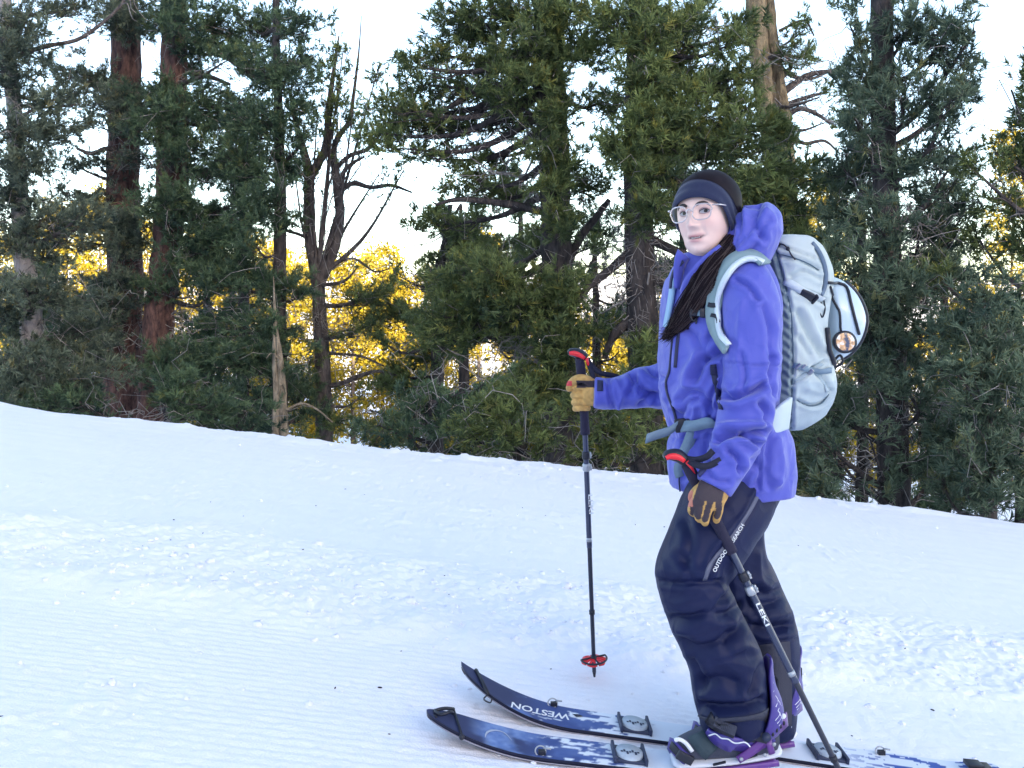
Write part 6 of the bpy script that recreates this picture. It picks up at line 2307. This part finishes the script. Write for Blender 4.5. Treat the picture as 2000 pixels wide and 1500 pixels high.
# sternum strap
g = Geo()
ribbon(g, SB, [(1398, 612), (1384, 613), (1368, 612), (1350, 610)], .016, .010, .003, 20)
st_ = g.build('sternum_strap', STRAP, pack)
g = Geo()
for (a, b, w_) in ((1364, 610, .013), (1378, 612, .007), (1353, 609, .006)):
    h = hit(JB, a, b)
    g.box(h[0] + h[1] * .014, np.array([w_, 0, 0]), h[1] * .006, np.array([0, 0, .013]))
g.build('buckle', BLACKP, st_, bevel=.003)
g = Geo()
h = hit(JB, 1362, 618)
c = h[0] + h[1] * .014
g.tube(catmull(np.array([c + [-.012, 0, .002], c + [-.004, -.002, -.014], c + [.006, 0, -.008], c + [.004, 0, -.022]]), 12), .0025, 6)
g.build('strap_tail', BLACKP, st_)
# hip belt
g = Geo()
yj = hit(JB, 1522, 838)
yj = yj[0][1] if yj else 2.56
q = catmull(np.array([P(1496, 832, yj - .012), P(1510, 824, yj - .010), P(1524, 816, yj), P(1542, 806, yj + .035)]), 14)
T = norm(np.gradient(q, axis=0))
S_ = np.tile(norm(np.array([.12, 0, 1.0])), (14, 1))
band(g, q, S_, norm(np.cross(S_, T)), np.linspace(.058, .088, 14), .012)
g.build('hip_belt_wing', mat('belt_pad', (0.52, 0.60, 0.62), rough=.65, bump=.2, bscale=500), pack, bevel=.004)
g = Geo()
ribbon(g, JB, [(1334, 836), (1356, 830), (1376, 825), (1396, 821)], .030, .009, .003, 30, smooth_n=25)
wb = g.build('waist_belt', STRAP, pack)
g = Geo()
h = hit(JB, 1334, 833)
c = h[0] + h[1] * .010
tx_, tz_ = norm(np.array([.95, 0, .12])), norm(np.array([-.12, 0, .95]))
g.box(c, tx_ * .016, np.array([0, .006, 0]), tz_ * .019)
g.box(c + tx_ * .022, tx_ * .004, np.array([0, .007, 0]), tz_ * .020)
g.build('buckle', BLACKP, wb, bevel=.004)
g = Geo()
q = catmull(np.array([c + [-.010, -.004, 0], P(1306, 842, c[1] - .01), P(1284, 849, c[1] - .02), P(1262, 857, c[1] - .035)]), 16)
T = norm(np.gradient(q, axis=0))
S_ = np.tile(norm(np.array([.15, -.2, .95])), (16, 1))
band(g, q, S_, norm(np.cross(S_, T)), .027, .0025)
q = catmull(np.array([P(1357, 828, c[1] - .012), P(1350, 850, c[1] - .018), P(1342, 872, c[1] - .016), P(1332, 890, c[1] - .010)]), 16)
T = norm(np.gradient(q, axis=0))
S_ = norm(np.cross(T, np.array([0.1, -1, 0.0])))
band(g, q, S_, norm(np.cross(S_, T)), .031, .0025)
q = catmull(np.array([P(1326, 905, c[1] - .006), P(1324, 918, c[1] - .004), P(1328, 932, c[1] - .004)]), 8)
T = norm(np.gradient(q, axis=0))
S_ = norm(np.cross(T, np.array([0.1, -1, 0.0])))
band(g, q, S_, norm(np.cross(S_, T)), .024, .0025)
g.build('belt_tail', STRAP, wb)

# ---- helmet carried on the back of the pack
HELM = mat('helmet_shell', (0.50, 0.60, 0.70), rough=0.3, spec=0.5, coat=0.4)
helmet = empty('helmet', tuple(P(1640, 710, 2.76)))
tag(helmet, 'pale blue ski helmet strapped to the back of the backpack', 'helmet')
g = Geo()
hc = P(1624, 622, 2.765)
nu, nv = 30, 44
rows = []
for i, t in enumerate(np.linspace(0.02, np.pi - .02, nu)):
    zz = math.cos(t)
    rr = math.sin(t)
    ring_ = []
    for a in np.linspace(0, 2 * np.pi, nv, endpoint=False):
        x_ = .096 * rr * math.cos(a)
        if x_ < 0:
            x_ *= .35
        tilt = .028 * zz
        rib_ = 1 + .018 * math.cos(3 * a + .6) * rr
        ring_.append(hc + np.array([x_ * rib_ - .22 * (zz < 0) * zz * -.10 - tilt * .6, .098 * rr * math.sin(a) * rib_, 0.128 * zz]))
    rows.append(ring_)
rows = np.array(rows)
g.grid(rows, nu, nv, closed_v=True)
g.fa.append(list(range(nv))); g.mi.append(0)
g.fa.append([(nu - 1) * nv + j for j in range(nv)][::-1]); g.mi.append(0)
hm = g.build('shell', HELM, helmet)
HBV = bvh_of(hm.data)
g = Geo()
for (pp, w_) in (([(1616, 552), (1634, 554), (1652, 562), (1660, 590), (1668, 622), (1676, 652)], .0045), ([(1640, 534), (1660, 556), (1682, 566), (1690, 590)], .0055), ([(1620, 560), (1628, 585), (1640, 610), (1642, 646)], .0036), ([(1612, 640), (1616, 680), (1626, 712)], .007)):
    pts = []
    for (a, b) in catmull(np.array(pp, float), 16):
        h = hit([HBV, PB_], a, b)
        if h:
            pts.append(h[0] + h[1] * (w_ * .9))
    if len(pts) > 3:
        g.tube(np.array(pts), w_, 6)
g.build('cord_net', BLACKP, helmet)
g = Geo()
sl = []
for i in range(5, nu - 3):
    pr = project(rows[i])
    sl.append(rows[i][int(np.argmax(pr[:, 0]))] + np.array([.002, 0, 0]))
g.tube(catmull(np.array(sl), 30), .006, 8)
g.build('rim', BLACKP, helmet)
g = Geo()
g.ball(P(1624, 577, 2.70), [.010, .007, .009], 8, 10)
g.tube(catmull(np.array([P(1626, 708, 2.70), P(1640, 694, 2.69), P(1646, 706, 2.69), P(1634, 716, 2.70), P(1624, 714, 2.70)]), 16), .004, 6)
g.build('cord_lock', BLACKP, helmet)
# round compass-like tag hanging from the cord; reflections painted into its face colour
m, nt, b = newmat('painted_reflection')
tc = nt.nodes.new('ShaderNodeTexCoord')
nz_ = nt.nodes.new('ShaderNodeTexNoise')
nz_.inputs['Scale'].default_value = 45
rp_ = nt.nodes.new('ShaderNodeValToRGB')
rp_.color_ramp.elements[0].color = (.08, .09, .14, 1)
rp_.color_ramp.elements[0].position = .40
rp_.color_ramp.elements[1].color = (.85, .85, .85, 1)
rp_.color_ramp.elements[1].position = .62
el = rp_.color_ramp.elements.new(.52)
el.color = (.75, .42, .20, 1)
nt.links.new(tc.outputs['Object'], nz_.inputs['Vector'])
nt.links.new(nz_.outputs['Fac'], rp_.inputs['Fac'])
nt.links.new(rp_.outputs[0], b.inputs['Base Color'])
b.inputs['Roughness'].default_value = .12
tagr = empty('round_tag', tuple(P(1650, 668, 2.655)))
tag(tagr, 'round dark disc with orange and white reflections painted on its face hanging on the helmet', 'tag')
h = hit(HBV, 1650, 668)
cy_ = (h[0][1] if h else 2.67) - .012
c = P(1650, 668, cy_)
fn = norm(np.array([.15, -1, .12]))
e1_ = norm(np.cross(fn, UP))
e2_ = np.cross(e1_, fn)
rim, fr, fc = [], [], []
for a in np.linspace(0, 2 * np.pi, 28, endpoint=False):
    o = e1_ * math.cos(a) * .036 + e2_ * math.sin(a) * .033
    rim.append(c + o - fn * .006); fr.append(c + o + fn * .004); fc.append(c + o * .80 + fn * .0045)
g = Geo()
n_ = 28
g.add(rim + fr + fc, [[i, (i + 1) % n_, n_ + (i + 1) % n_, n_ + i] for i in range(n_)] + [[n_ + i, n_ + (i + 1) % n_, 2 * n_ + (i + 1) % n_, 2 * n_ + i] for i in range(n_)] + [list(range(n_))[::-1]])
g.build('rim', BLACKP, tagr)
g = Geo()
g.add(fc + [c + fn * .0065], [[i, (i + 1) % n_, n_] for i in range(n_)])
g.build('face', m, tagr)
g = Geo()
g.tube(catmull(np.array([c + e2_ * .032, P(1644, 640, cy_ + .004), P(1636, 605, cy_ + .004), P(1624, 582, cy_ + .01)]), 14), .0028, 6)
g.build('cord', BLACKP, tagr)
